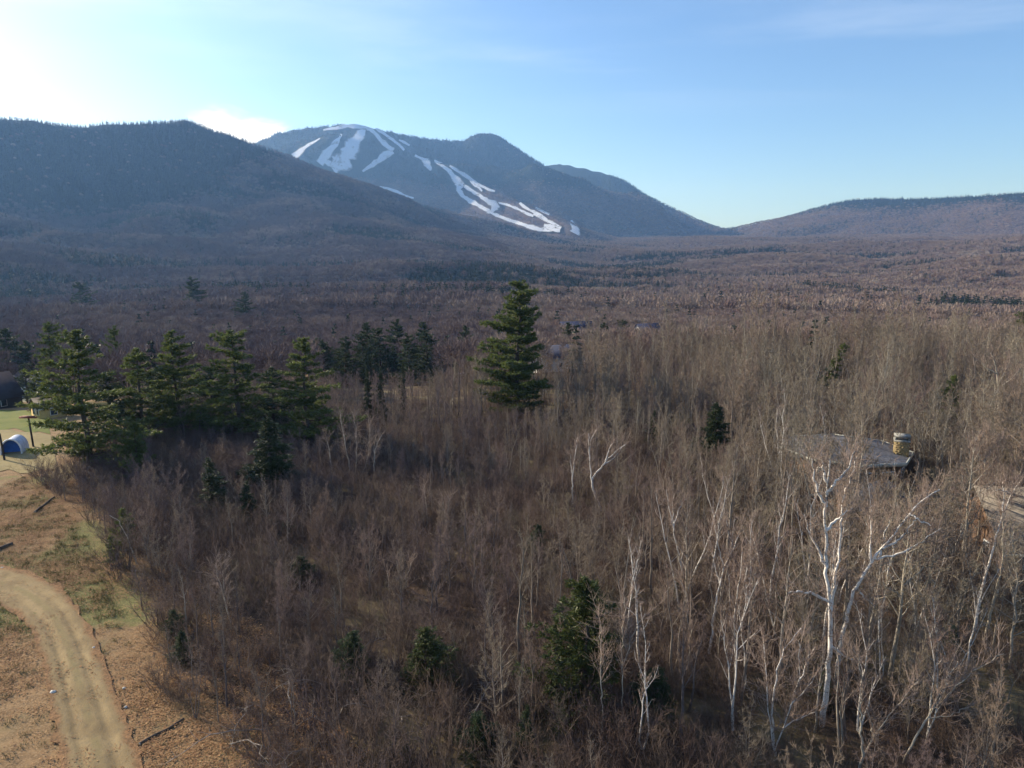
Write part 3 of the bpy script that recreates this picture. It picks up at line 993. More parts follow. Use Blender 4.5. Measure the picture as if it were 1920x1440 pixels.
conifer('white_pine', 'full white pine, fourth in the driveway row from the lawn', 'pine tree', 446, 622, 100, 18, PINE[3], 1.45, GP)
conifer('white_pine', 'dark sided white pine at the inner end of the driveway row', 'pine tree', 572, 636, 97, 18, PINE[0], 1.15, GP)
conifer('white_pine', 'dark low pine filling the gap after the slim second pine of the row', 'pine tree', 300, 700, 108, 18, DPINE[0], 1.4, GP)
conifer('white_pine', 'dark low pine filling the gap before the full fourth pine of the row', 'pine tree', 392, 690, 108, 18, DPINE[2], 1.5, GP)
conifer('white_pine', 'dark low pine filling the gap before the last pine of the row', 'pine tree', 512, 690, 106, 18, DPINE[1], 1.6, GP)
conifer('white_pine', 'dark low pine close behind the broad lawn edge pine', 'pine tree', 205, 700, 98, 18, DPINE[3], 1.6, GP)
conifer('spruce_tree', 'grey green spruce sapling between the two dark young spruces', 'spruce tree', 446, 905, 68, 9, SPR[1], 1.5)
conifer('white_pine', 'bluish hazy pine rising behind the broad lawn edge pine', 'pine tree', 98, 606, 135, 18, PINE[3], 1.0)
conifer('white_pine', 'thin pale pine peeking out behind the second pine of the row', 'pine tree', 225, 612, 170, 18, PINE[1], 0.7)
conifer('white_pine', 'small pale green pine half hidden under the driveway pine row', 'pine tree', 243, 795, 82, 7, BOUGH[0], 0.9)
conifer('white_pine', 'low ragged pine whose boughs hang over the leafy driveway verge', 'pine tree', 205, 955, 62, 7, BOUGH[0], 0.95)
conifer('white_pine', 'little green pine bough cluster touching the orange leaves by the road', 'pine tree', 178, 1005, 58, 7, BOUGH[0], 0.9)
conifer('spruce_tree', 'dark young spruce in front of the inner end of the pine row', 'spruce tree', 497, 784, 78, 9, SPR[0], 1.75)
conifer('spruce_tree', 'small black green spruce left of the dark young spruce', 'spruce tree', 384, 862, 70, 9, SPR[1], 1.7)
conifer('fir_tree', 'olive fir in the foreground thicket with bright yellow green top', 'fir tree', 1102, 1084, 38.5, 9, FIRT[0], 1.3)
conifer('fir_tree', 'small dark fir low in the brown brush left of the yellow topped fir', 'fir tree', 790, 1180, 40, 9, FIRT[0], 1.7)
conifer('fir_tree', 'grey green fir sapling at the bottom edge beside the yellow topped fir', 'fir tree', 985, 1325, 34, 9, SPR[1], 1.3)
conifer('fir_tree', 'tiny mossy green fir at the bottom edge of the brush', 'fir tree', 745, 1395, 33, 9, FIRT[0], 1.1)
conifer('hemlock_tree', 'dark rounded hemlock standing among bare trees uphill of the white forked birch', 'hemlock tree', 1346, 756, 92, 9, SPR[0], 1.6)
conifer('hemlock_tree', 'bluish dark hemlock clump left of the dark rounded hemlock', 'hemlock tree', 1225, 770, 98, 9, SPR[1], 1.2)
conifer('white_pine', 'leaning bright green pine poking out of the pale treetops', 'pine tree', 1548, 640, 140, 18, PINE[3], 0.8, bend=(0.0, 0.28), rz=0.0)
conifer('white_pine', 'dark flat topped pine uphill of the stone chimney', 'pine tree', 1788, 706, 112, 7, BOUGH[0], 0.75)
conifer('white_pine', 'dim green pine low among bare stems left of the flat topped pine', 'pine tree', 1640, 705, 128, 7, BOUGH[0], 0.8)
conifer('white_pine', 'broad pine on the skyline of the near woods at the picture edge', 'pine tree', 1902, 586, 190, 18, PINE[0], 1.2)
conifer('spruce_tree', 'little pointed spruce, first of a dark pair in the pale treetops', 'spruce tree', 690, 686, 117, 9, SPR[1], 0.6, 'small dark spruces in the pale treetops')
conifer('spruce_tree', 'little pointed spruce, second of a dark pair in the pale treetops', 'spruce tree', 713, 690, 116, 9, SPR[1], 0.65, 'small dark spruces in the pale treetops')
conifer('spruce_tree', 'thin dark spruce standing apart from the dark pair', 'spruce tree', 755, 678, 118, 9, SPR[1], 0.55, 'small dark spruces in the pale treetops')
GM = 'conifers around the houses in the hollow'
for px, top, r, m, w, lab in (
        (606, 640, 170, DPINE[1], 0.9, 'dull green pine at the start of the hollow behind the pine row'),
        (650, 632, 180, DPINE[2], 0.9, 'dark green pine in the hollow, second behind the pine row'),
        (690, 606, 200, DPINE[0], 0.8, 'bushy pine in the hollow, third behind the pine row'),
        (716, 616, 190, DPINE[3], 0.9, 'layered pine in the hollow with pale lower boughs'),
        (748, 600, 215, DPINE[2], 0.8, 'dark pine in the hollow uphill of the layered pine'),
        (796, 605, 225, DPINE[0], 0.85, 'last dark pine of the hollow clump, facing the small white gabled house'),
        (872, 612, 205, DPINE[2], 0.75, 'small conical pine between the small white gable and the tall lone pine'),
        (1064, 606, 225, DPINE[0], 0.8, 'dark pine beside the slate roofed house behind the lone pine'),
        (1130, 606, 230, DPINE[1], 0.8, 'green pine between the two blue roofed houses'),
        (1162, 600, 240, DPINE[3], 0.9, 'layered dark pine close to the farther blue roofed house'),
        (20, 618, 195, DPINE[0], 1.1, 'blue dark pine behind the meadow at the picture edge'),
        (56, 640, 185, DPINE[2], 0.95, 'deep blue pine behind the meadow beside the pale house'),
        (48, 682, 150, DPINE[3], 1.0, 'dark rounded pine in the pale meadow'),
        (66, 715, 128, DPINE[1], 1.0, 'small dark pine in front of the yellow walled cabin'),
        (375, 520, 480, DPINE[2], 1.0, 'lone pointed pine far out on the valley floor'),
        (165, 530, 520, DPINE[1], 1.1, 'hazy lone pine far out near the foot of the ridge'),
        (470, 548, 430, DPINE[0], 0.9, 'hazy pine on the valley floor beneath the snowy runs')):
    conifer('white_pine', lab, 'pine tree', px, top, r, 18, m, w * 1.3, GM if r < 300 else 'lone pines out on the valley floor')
gb = np.random.default_rng(9)
for k in range(22):
    px = 592 + k * 12.2 + gb.uniform(-7, 7)
    conifer('white_pine', 'dark evergreen in the hollow belt behind the pale treetops, one of many alike', 'pine tree', px, gb.uniform(622, 668), gb.uniform(172, 222), 18, DPINE[k % 4], gb.uniform(1.0, 1.5), 'dark evergreen belt in the hollow')

# mossy evergreen saplings low in the brush
gs = np.random.default_rng(44)
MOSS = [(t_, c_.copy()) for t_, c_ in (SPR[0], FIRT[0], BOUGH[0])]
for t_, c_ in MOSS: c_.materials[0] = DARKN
for px, py, r in ((285, 1175, 46), (300, 1235, 43), (520, 930, 64), (545, 1040, 55), (640, 1240, 41), (890, 1400, 34), (1250, 1330, 37), (1285, 1105, 50), (1490, 1100, 49),
                  (1420, 735, 104), (1480, 770, 98), (1700, 740, 110), (1010, 1010, 60), (1590, 1290, 38), (1760, 860, 68), (1840, 1120, 44)):
    conifer('evergreen_sapling', 'small mossy green evergreen sapling low in the leafless brush', 'sapling', px, py, r, 9, MOSS[int(gs.integers(0, 3))], gs.uniform(1.2, 1.7), 'mossy evergreen saplings in the brush', H=gs.uniform(2.0, 3.4))

# ------------------------------------------------------------------ white birches, each with its own limbs
def birch(name, label, y0, stems, w0, group='birches in the thicket', bark=None, twig=True, base=None, cat='birch tree', tw=1.0, twigmat=None):
    g = np.random.default_rng(int(stems[0][0][0]))
    Tk, Cr = Geo(), Geo()
    bx_, by_ = None, None
    pts_all = []
    W3 = []
    for k, st in enumerate(stems):
        P = []
        dep = np.cumsum(g.normal(0, 0.25, len(st))) if k else np.cumsum(g.normal(0, 0.08, len(st)))
        for (px, py), dd in zip(st, dep):
            d = ray(px, py)
            yy = y0 + dd
            P.append(np.array([0, 0, CAMH]) + d * (yy / d[1]))
        W3.append(np.array(P))
    root = W3[0][0]
    gz = float(ground_z(root[0], root[1]))
    b0 = np.array([root[0], root[1], gz]) if base is None else np.array(at_r(base, y0) + (0.0,))
    b0[2] = float(ground_z(b0[0], b0[1]))
    e = empty(name, tuple(b0))
    tag(e, label, cat, group)
    tb, td, tl = [], [], []
    for k, P in enumerate(W3):
        # which stem does it spring from?
        rooted = True
        if k:
            p0, best = P[0].copy(), 0.9
            for Q in W3[:k]:
                for a, b in zip(Q[:-1], Q[1:]):
                    t = np.clip((p0 - a) @ (b - a) / ((b - a) @ (b - a)), 0, 1)
                    c = a + t * (b - a)
                    gap = abs(c[2] - p0[2]) + abs(c[0] - p0[0])
                    if gap < best:
                        best = gap; P[0] = c; rooted = False
        if rooted and P[0][2] > gz + 0.3:
            low = P[0].copy(); mid = (P[0] + b0) / 2; mid[:2] = P[0][:2] * 0.6 + b0[:2] * 0.4
            P = np.concatenate([[b0 - [0, 0, 0.3]], [mid], P])
        # smooth path
        n = max(8, len(P) * 4)
        s = np.concatenate([[0], np.cumsum(np.linalg.norm(np.diff(P, axis=0), axis=1))])
        t = np.linspace(0, s[-1], n)
        S = np.stack([np.interp(t, s, P[:, i]) for i in range(3)], -1)
        for _ in range(2):
            S[1:-1] = S[1:-1] * 0.5 + (S[:-2] + S[2:]) * 0.25
        S[1:-1] += g.normal(0, 0.035, (n - 2, 3))
        ra = w0 * 0.88 * (1.0 if rooted else 0.5) * np.linspace(1, 0.2, n)
        Tk.tube(S - b0, np.maximum(ra, 0.02), 6)
        m = int(s[-1] * (7.5 if not rooted else 5.0) * tw)
        if twig and m:
            u = g.uniform(0.42 if rooted else 0.15, 1.0, m) * (n - 1)
            j = np.minimum(u.astype(int), n - 2); f = (u - j)[:, None]
            bb = S[j] * (1 - f) + S[j + 1] * f - b0
            tdn = S[j + 1] - S[j]; tdn /= np.linalg.norm(tdn, axis=1)[:, None] + 1e-9
            tb.append(bb); td.append(tdn * 0.8 + g.normal(0, 0.55, (m, 3)) + np.array([0, 0, 0.35])); tl.append(g.uniform(0.6, 1.9, m))
    obj('trunk', Tk.mesh('trunk', [bark or (PALEBARK if stems[0][0][0] < 1000 else BIRCH)]), e)
    if tb:
        B = np.concatenate(tb); Dv = np.concatenate(td); L = np.concatenate(tl)
        Dv /= np.linalg.norm(Dv, axis=1)[:, None]
        Cr.twigs(B, Dv, L, 0.017, 0, g)
        m3 = 7
        u = g.uniform(0.2, 1.0, (len(B), m3))
        b3 = (B[:, None] + Dv[:, None] * (u * L[:, None] * 0.9)[..., None]).reshape(-1, 3)
        d3 = (Dv[:, None] * 0.8 + g.normal(0, 0.55, (len(B), m3, 3)) + np.array([0, 0, 0.15])).reshape(-1, 3)
        Cr.twigs(b3, d3, (L[:, None] * g.uniform(0.25, 0.6, (len(B), m3))).reshape(-1), 0.010, 0, g)
        obj('crown', Cr.mesh('crown', [twigmat or BIRCHTWIG]), e)
    CONS.append((b0[0], b0[1], 0.8))
    return e


birch('birch_tree', 'largest white birch, straight forked trunk in front of the stone chimney house', 36.5,
      [[(1530, 1440), (1545, 1330), (1556, 1230), (1557, 1150), (1550, 1060), (1547, 980), (1550, 920), (1556, 862)],
       [(1557, 1150), (1566, 1080), (1575, 1010), (1579, 950), (1590, 900), (1608, 855)],
       [(1551, 1062), (1530, 1022), (1518, 1000), (1508, 965)],
       [(1547, 950), (1530, 915), (1524, 880), (1521, 858)],
       [(1549, 930), (1566, 905), (1586, 885), (1603, 845)],
       [(1548, 992), (1575, 968), (1598, 952)], [(1545, 905), (1542, 880), (1540, 860)],
       [(1555, 1128), (1530, 1115), (1500, 1108), (1475, 1110)], [(1545, 1212), (1585, 1232), (1604, 1238)]], 0.21)
birch('birch_tree', 'white birch leaning far to one side with two long bare arms', 40,
      [[(1566, 1300), (1577, 1190), (1602, 1104), (1637, 1048), (1676, 1004), (1706, 964), (1730, 934), (1762, 918)],
       [(1637, 1048), (1672, 1042), (1706, 1030), (1738, 1008), (1764, 990)],
       [(1655, 1030), (1690, 1010), (1708, 985), (1722, 968)],
       [(1604, 1100), (1616, 1118), (1640, 1136)],
       [(1632, 1052), (1633, 1000), (1634, 955)], [(1705, 966), (1722, 975), (1745, 985)], [(1645, 1040), (1660, 1000), (1668, 975)]], 0.17)
birch('birch_tree', 'white birch with curved stem and raised fork beside the straight forked birch', 44,
      [[(1330, 1230), (1336, 1190), (1344, 1112), (1358, 1062), (1376, 1028), (1386, 995)],
       [(1358, 1062), (1346, 1022), (1340, 985)], [(1350, 1090), (1338, 1050), (1330, 1010)], [(1372, 1032), (1366, 1000), (1362, 975)]], 0.11)
birch('birch_tree', 'slender white birch pair rising close together left of the straight forked birch', 42,
      [[(1392, 1430), (1372, 1335), (1366, 1250), (1378, 1160), (1386, 1090), (1392, 1030)],
       [(1400, 1400), (1374, 1240), (1382, 1150), (1398, 1080), (1408, 1025)], [(1368, 1300), (1350, 1310), (1335, 1300)]], 0.105)
birch('birch_tree', 'white birch stem leaning away behind the slender pair', 45,
      [[(1470, 1290), (1447, 1160), (1430, 1080), (1413, 1010), (1406, 985)], [(1455, 1200), (1456, 1100), (1459, 1010)]], 0.085)
birch('birch_tree', 'white birch clump fanning out at the bottom left of the straight forked birch', 34,
      [[(1455, 1440), (1447, 1320), (1460, 1240), (1478, 1205), (1502, 1178)],
       [(1475, 1400), (1490, 1300), (1502, 1265), (1497, 1200)], [(1445, 1440), (1438, 1310), (1432, 1200)],
       [(1500, 1270), (1515, 1235), (1528, 1215)], [(1480, 1370), (1500, 1345), (1535, 1332)], [(1488, 1330), (1515, 1290), (1530, 1265)]], 0.085)
birch('birch_tree', 'white birch with wide open fork above the yellow topped fir', 72,
      [[(1128, 960), (1113, 920), (1108, 902), (1116, 890), (1135, 866), (1156, 845), (1174, 832)],
       [(1108, 900), (1105, 850), (1108, 822), (1118, 806)], [(1135, 866), (1142, 842), (1152, 826)], [(1128, 873), (1150, 860), (1166, 838)], [(1105, 860), (1103, 832), (1104, 812)]], 0.17)
birch('birch_tree', 'thin pale birch just left of the wide open fork', 74,
      [[(1074, 930), (1073, 890), (1080, 850), (1083, 820)], [(1073, 890), (1070, 868), (1070, 852)]], 0.12)
birch('birch_tree', 'pale birch with a brushy spreading top in the middle of the right hand brush', 54,
      [[(1290, 1110), (1276, 1055), (1262, 988), (1253, 945), (1249, 918)],
       [(1262, 985), (1274, 952), (1286, 934)], [(1262, 985), (1261, 940), (1264, 925)], [(1276, 1058), (1283, 1020), (1288, 985)]], 0.11)
birch('birch_tree', 'grey birch with crooked elbow branch right of the yellow topped fir', 46,
      [[(1290, 1260), (1291, 1180), (1289, 1120), (1281, 1098), (1268, 1078)],
       [(1291, 1180), (1270, 1190), (1254, 1187), (1250, 1160), (1245, 1112), (1268, 1090)], [(1291, 1181), (1305, 1183), (1318, 1184)]], 0.07)
birch('birch_tree', 'cluster of four pale birch stems in front of the pine row', 84,
      [[(664, 925), (652, 860), (643, 812), (637, 770)], [(668, 925), (668, 865), (668, 805), (661, 772)],
       [(676, 925), (690, 860), (694, 810), (690, 780)], [(704, 925), (701, 870), (703, 840), (716, 815)], [(626, 905), (618, 850), (612, 820)]], 0.15)
birch('birch_tree', 'grey birch leaning right of the four pale stems', 86,
      [[(712, 930), (704, 870), (700, 835), (706, 815)], [(703, 862), (694, 868), (680, 872)]], 0.11)
birch('birch_tree', 'pale birch with two thin prongs in the middle of the brown brush', 66,
      [[(839, 1030), (837, 985), (833, 955), (830, 934)], [(837, 978), (841, 955), (843, 935)]], 0.11)
birch('birch_tree', 'thin pale birch stem left of the two pronged birch', 68,
      [[(805, 1010), (801, 970), (797, 930), (794, 908)]], 0.09)
birch('birch_tree', 'pale many stemmed birch in the near brush above the small dark fir', 52,
      [[(748, 1210), (752, 1125), (748, 1080), (743, 1050)], [(752, 1128), (764, 1085), (770, 1055)], [(742, 1190), (731, 1120), (726, 1075)]], 0.075)
birch('birch_tree', 'leaning grey birch at the edge of the thicket near the dirt road', 47,
      [[(446, 1215), (428, 1150), (416, 1105), (404, 1060)], [(428, 1150), (420, 1120), (418, 1070)]], 0.08)
birch('birch_tree', 'dead pale stem leaning over the verge by the low ragged pine', 58,
      [[(258, 1060), (240, 1010), (222, 972), (205, 966)]], 0.08, twig=False)
birch('birch_tree', 'tall pale birch leaning across the tan roof', 47,
      [[(1828, 1180), (1840, 1105), (1855, 1050), (1878, 975), (1895, 925), (1915, 900)], [(1895, 925), (1872, 918), (1868, 920)], [(1880, 970), (1882, 930), (1880, 900)]], 0.13)
birch('birch_tree', 'pale yellowish tree standing below the tan roof', 46,
      [[(1846, 1200), (1866, 1110), (1878, 1070), (1882, 1020), (1880, 960)], [(1866, 1110), (1890, 1092), (1905, 1080)]], 0.13, bark=PALEBARK)
birch('birch_tree', 'wide branching pale tree on the rise below the picture edge pine', 102,
      [[(1872, 800), (1872, 740), (1870, 705), (1866, 680), (1856, 658)], [(1871, 722), (1888, 690), (1896, 668)], [(1871, 730), (1895, 712), (1915, 690)],
       [(1871, 735), (1850, 742), (1842, 752)], [(1871, 742), (1896, 738), (1916, 738)], [(1868, 700), (1848, 690), (1834, 672)]], 0.24, bark=PALEBARK)
birch('birch_tree', 'pale bushy headed tree beside the chimney', 66,
      [[(1846, 930), (1847, 875), (1843, 845), (1836, 820)], [(1847, 862), (1862, 838), (1880, 822)], [(1847, 868), (1830, 850), (1822, 838)], [(1846, 858), (1850, 830), (1852, 806)]], 0.15, bark=PALEBARK, tw=2.2)
birch('birch_tree', 'yellowish forked tree sweeping sideways at the bottom corner', 33.5,
      [[(1690, 1440), (1720, 1378), (1744, 1338), (1790, 1290), (1832, 1252), (1882, 1226)], [(1744, 1338), (1768, 1290), (1796, 1240)], [(1744, 1345), (1790, 1340), (1826, 1318)]], 0.08, bark=PALEBARK)
birch('birch_tree', 'pale tree with a low vee fork at the bottom edge', 32.5,
      [[(1610, 1440), (1617, 1420), (1614, 1350), (1617, 1280), (1609, 1225)], [(1618, 1420), (1640, 1380), (1672, 1335), (1722, 1278)], [(1640, 1380), (1632, 1345), (1624, 1330)]], 0.085, bark=PALEBARK)
birch('birch_tree', 'thin grey tree with steep branches at the foot of the leaning birch', 38,
      [[(1745, 1420), (1730, 1330), (1724, 1260), (1718, 1200)], [(1735, 1360), (1737, 1280), (1738, 1210)]], 0.07, bark=PALEBARK)
birch('birch_tree', 'mossy grey stem right of the elbow branched birch', 41,
      [[(1320, 1440), (1292, 1330), (1290, 1240), (1298, 1180)], [(1318, 1420), (1330, 1345), (1345, 1270)], [(1300, 1390), (1268, 1370), (1250, 1374)]], 0.07, bark=PALEBARK)
birch('birch_tree', 'grey stem crossing in front of the yellow topped fir', 36,
      [[(1130, 1350), (1127, 1270), (1128, 1200), (1122, 1140)]], 0.055, bark=PALEBARK)
birch('birch_tree', 'straight thin stem at the right shoulder of the yellow topped fir', 36.5,
      [[(1168, 1350), (1166, 1270), (1167, 1190), (1172, 1120)], [(1168, 1240), (1185, 1190), (1210, 1150)]], 0.05, bark=PALEBARK)

# ------------------------------------------------------------------ houses
def solid(name, col, rough=0.7, var=0.15, ns=2.0):
    return mat_plain(name, col, rough, ns, var)


WHITEP = solid('white_paint', (0.76, 0.76, 0.74)); GREYW = solid('grey_siding', (0.38, 0.38, 0.38)); BROWNW = solid('brown_siding', (0.16, 0.10, 0.065))
YELLOWW = solid('ochre_wall', (0.50, 0.36, 0.14)); SLATE = solid('slate_roof', (0.050, 0.055, 0.085), 0.9); BLUER = solid('blue_metal_roof', (0.024, 0.030, 0.066), 0.9)
GREYR = solid('grey_shingle_roof', (0.135, 0.135, 0.145), 0.8, 0.3, 3.0); TANR = solid('tan_shingle_roof', (0.170, 0.150, 0.125), 0.85, 0.25, 3.0); DARKW = solid('dark_boards', (0.035, 0.032, 0.038))
GLASSM = solid('window_glass', (0.03, 0.04, 0.05), 0.15, 0.1); PALEB = solid('pale_fascia', (0.48, 0.49, 0.43), 0.7, 0.2); RUST = solid('rust_metal', (0.22, 0.09, 0.06))
STONEM = solid('yellow_stone', (0.31, 0.24, 0.125), 0.9, 0.4, 6.0); CAPM = solid('cap_concrete', (0.30, 0.30, 0.27), 0.9, 0.3, 3.0); BLUET = solid('blue_tarp', (0.055, 0.16, 0.50), 0.5); PALET = solid('pale_tarp', (0.52, 0.56, 0.64), 0.6)
WOODD = solid('dark_wood', (0.045, 0.035, 0.03)); ROCKM = solid('pale_rock', (0.55, 0.53, 0.48), 0.9, 0.3, 6.0); LOGM = solid('weathered_log', (0.095, 0.070, 0.052), 0.95, 0.4, 5.0)


def gable(name, label, x, y, w, d, hw, hr, rz, wallm, roofm, over=0.5, chimney=None, windows=3, door=False, cat='house', trim=True, z=None, group=None):
    """ridge along local x; windows on the near long side and the near gable"""
    z0 = float(ground_z(x, y)) if z is None else z
    e = tag(empty(name, (x, y, z0), rz), label, cat, group)
    g = Geo()
    P = [(-w / 2, -d / 2), (w / 2, -d / 2), (w / 2, d / 2), (-w / 2, d / 2)]
    Vv = [(a, b, -1.0) for a, b in P] + [(a, b, hw) for a, b in P] + [(-w / 2, 0, hw + hr), (w / 2, 0, hw + hr)]
    g.add(Vv, [[0, 1, 5, 4], [1, 2, 6, 5], [2, 3, 7, 6], [3, 0, 4, 7]], 4)
    g.add(Vv, [[5, 6, 9], [7, 4, 8]], 3)
    obj('wall', g.mesh('wall', [wallm]), e)
    sl = hr / (d / 2)
    for s in (-1, 1):
        r = Geo()
        yo = d / 2 + over
        zo = hw - sl * over
        T = 0.16
        a = [(-w / 2 - over, s * yo, zo + 0.02), (w / 2 + over, s * yo, zo + 0.02), (w / 2 + over, 0, hw + hr + 0.02), (-w / 2 - over, 0, hw + hr + 0.02)]
        b = [(p[0], p[1], p[2] + T) for p in a]
        q = [[0, 1, 2, 3], [4, 7, 6, 5], [0, 4, 5, 1], [1, 5, 6, 2], [2, 6, 7, 3], [3, 7, 4, 0]]
        r.add(a + b, q if s < 0 else [k[::-1] for k in q], 4)
        ro = obj('roof', r.mesh('roof', [roofm]), e)
        if trim:
            t = Geo()
            L = w + 2 * over
            t.box((0, s * (yo + 0.03), zo + 0.06), (L, 0.05, 0.24))
            obj('fascia', t.mesh('fascia', [PALEB]), ro)
    for k in range(windows):
        xx = -w / 2 + (k + 0.5 + (0.0)) * w / windows
        f = Geo(); f.box((xx, -d / 2 - 0.03, hw * 0.55), (1.15, 0.08, 1.35))
        fo = obj('window', f.mesh('window', [WHITEP]), e)
        p = Geo(); p.box((xx, -d / 2 - 0.06, hw * 0.55), (0.95, 0.06, 1.15))
        obj('pane', p.mesh('pane', [GLASSM]), fo)
    for yy in (-d / 5, d / 5):
        for sx in (-1, 1):
            f = Geo(); f.box((sx * (w / 2 + 0.03), yy, hw * 0.6), (0.08, 1.0, 1.3))
            fo = obj('window', f.mesh('window', [WHITEP]), e)
            p = Geo(); p.box((sx * (w / 2 + 0.06), yy, hw * 0.6), (0.06, 0.8, 1.1))
            obj('pane', p.mesh('pane', [GLASSM]), fo)
    if door:
        f = Geo(); f.box((w * 0.12, -d / 2 - 0.04, 1.0), (1.0, 0.08, 2.05))
        obj('door', f.mesh('door', [BROWNW]), e)
    if chimney:
        c = Geo(); c.box((chimney, d * 0.12, hw + hr * 0.9), (0.9, 0.8, 2.0)); c.box((chimney, d * 0.12, hw + hr * 0.9 + 1.06), (1.1, 1.0, 0.14))
        obj('chimney', c.mesh('chimney', [GREYW]), e)
    CONS.append((x, y, max(w, d) * 0.62))
    return e


# many-sided house with a stone chimney on the right
hx, hy = 40.8, 84.2
HZ = float(ground_z(hx, hy))
hs = tag(empty('house', (hx, hy, HZ)), 'many sided house with grey roof, pale eaves and yellow stone chimney', 'house')
ang = [R(-58.5 + 45 * k) for k in range(8)]
RO, RW, ze, za = 7.5, 6.9, 3.3, 4.6
wall = Geo()
for k in range(8):
    a, b = ang[k], ang[(k + 1) % 8]
    wall.add([(RW * cos(a), RW * sin(a), -1), (RW * cos(b), RW * sin(b), -1), (RW * cos(b), RW * sin(b), ze - 0.05), (RW * cos(a), RW * sin(a), ze - 0.05)], [[0, 1, 2, 3]], 4)
obj('wall', wall.mesh('wall', [BROWNW]), hs)
for k in range(8):
    a, b = ang[k], ang[(k + 1) % 8]
    p = [(RO * cos(a), RO * sin(a), ze), (RO * cos(b), RO * sin(b), ze), (0, 0, za)]
    rf = Geo()
    rf.add(p + [(q[0], q[1], q[2] + 0.12) for q in p], [[3, 4, 5], [2, 1, 0]], 3)
    ro = obj('roof', rf.mesh('roof', [GREYR]), hs)
    fa = Geo()
    m_ = ((RO + 0.03) * (cos(a) + cos(b)) / 2, (RO + 0.03) * (sin(a) + sin(b)) / 2)
    Ls = 2 * RO * sin(R(22.5))
    fa.box((m_[0], m_[1], ze + 0.02), (Ls, 0.10, 0.42), math.atan2(sin(b) - sin(a), cos(b) - cos(a)))
    obj('fascia', fa.mesh('fascia', [PALEB]), ro)
    if k in (0, 6, 7):
        for f in (0.3, 0.7):
            cx = RW * (cos(a) * (1 - f) + cos(b) * f); cy = RW * (sin(a) * (1 - f) + sin(b) * f)
            rz = math.atan2(sin(b) - sin(a), cos(b) - cos(a))
            w1 = Geo(); w1.box((cx * 1.004, cy * 1.004, 1.7), (1.5, 0.10, 1.4), rz)
            wo = obj('window', w1.mesh('window', [WHITEP]), hs)
            w2 = Geo(); w2.box((cx * 1.009, cy * 1.009, 1.7), (1.3, 0.10, 1.2), rz)
            obj('pane', w2.mesh('pane', [GLASSM]), wo)
chx, chy = 45.9 - hx, 81.2 - hy
rzc = R(-24)
ch = Geo(); ch.box((chx, chy, 4.2), (1.55, 1.3, 2.0), rzc)
cho = obj('chimney', ch.mesh('chimney', [STONEM]), hs)
gq = np.random.default_rng(5)
stm = Geo(); stm.box((0, 0, 0), (0.30, 0.07, 0.20)); stm = stm.mesh('stone', [STONEM])
for row in range(7):
    for c_ in range(4):
        ox = (c_ - 1.5) * 0.35 + (0.05 if row % 2 else -0.05)
        so = obj('stone', stm, cho, (chx + ox * cos(rzc) + sin(rzc) * 0.645, chy + ox * sin(rzc) - cos(rzc) * 0.645, 3.55 + row * 0.25))
        so.rotation_euler = (0, 0, rzc)
        so.scale = (gq.uniform(0.8, 1.1), gq.uniform(0.6, 1.5), gq.uniform(0.8, 1.12))
cp = Geo(); cp.box((chx, chy, 5.28), (1.68, 1.42, 0.20), rzc); obj('chimney_cap', cp.mesh('chimney_cap', [CAPM]), cho)
cp = Geo(); cp.box((chx, chy, 5.85), (1.68, 1.42, 0.24), rzc)
for sx in (-0.7, 0.7):
    cp.box((chx + sx * cos(rzc), chy + sx * sin(rzc), 5.565), (0.16, 1.1, 0.41), rzc)
obj('chimney_hood', cp.mesh('chimney_hood', [CAPM]), cho)
CONS.append((hx, hy, 8.5)); CONS.append((45.5, 79, 4))
gable('house', 'low grey roofed cabin in the brush before the many sided house', 35.6, 69.5, 7.0, 5.0, 2.3, 1.2, R(28), BROWNW, GREYR, 0.5)
gable('house', 'house with broad tan shingle roof at the picture edge', 48.6, 59.0, 15, 9.5, 3.0, 3.6, R(-6), BROWNW, TANR, 0.6, None, 4, True)


def gable_at(label, px, py, r, w, d, hw, hr, rz, wm, rm, **k):
    x, y = at_r(px, r)
    dd = ray(px, py)
    return gable('house', label, x, y, w, d, hw, hr, R(rz), wm, rm, **k)


GH = 'houses down in the hollow'
gable_at('small white gabled house with slate roof left of the lone pine', 848, 645, 226, 11, 8, 4.6, 3.0, 30, WHITEP, SLATE, windows=3, group=GH)
gable_at('white gabled house with long slate roof just behind the lone pine', 1046, 648, 205, 15, 9, 4.6, 3.0, 28, WHITEP, SLATE, windows=4, group=GH)
gable_at('long house with dark blue roof, nearer of the two blue roofs', 1078, 604, 315, 14, 10, 6.5, 4.5, 14, BROWNW, BLUER, windows=5, group=GH)
gable_at('tall house with deep blue roof and white gables, farther of the two blue roofs', 1210, 608, 300, 11, 9, 6.6, 4.6, 32, WHITEP, BLUER, windows=4, group=GH)
gable_at('pale house half hidden behind the meadow pines', 70, 700, 178, 12, 8, 3.5, 2.5, -20, WHITEP, SLATE, windows=3)
gable_at('low grey house at the picture edge behind the meadow', -6, 715, 190, 14, 8, 3.0, 2.5, 0, GREYW, SLATE, windows=3)
gable_at('dark steep roofed barn at the picture edge beside the green lawn', -20, 765, 138, 7, 8, 2.6, 4.2, 65, DARKW, DARKW, windows=1, trim=False, cat='barn')
gable_at('little cabin with ochre wall and dark roof beside the lawn edge pine', 86, 775, 120, 4.0, 3.6, 2.2, 1.3, 55, YELLOWW, WOODD, windows=1, cat='cabin')

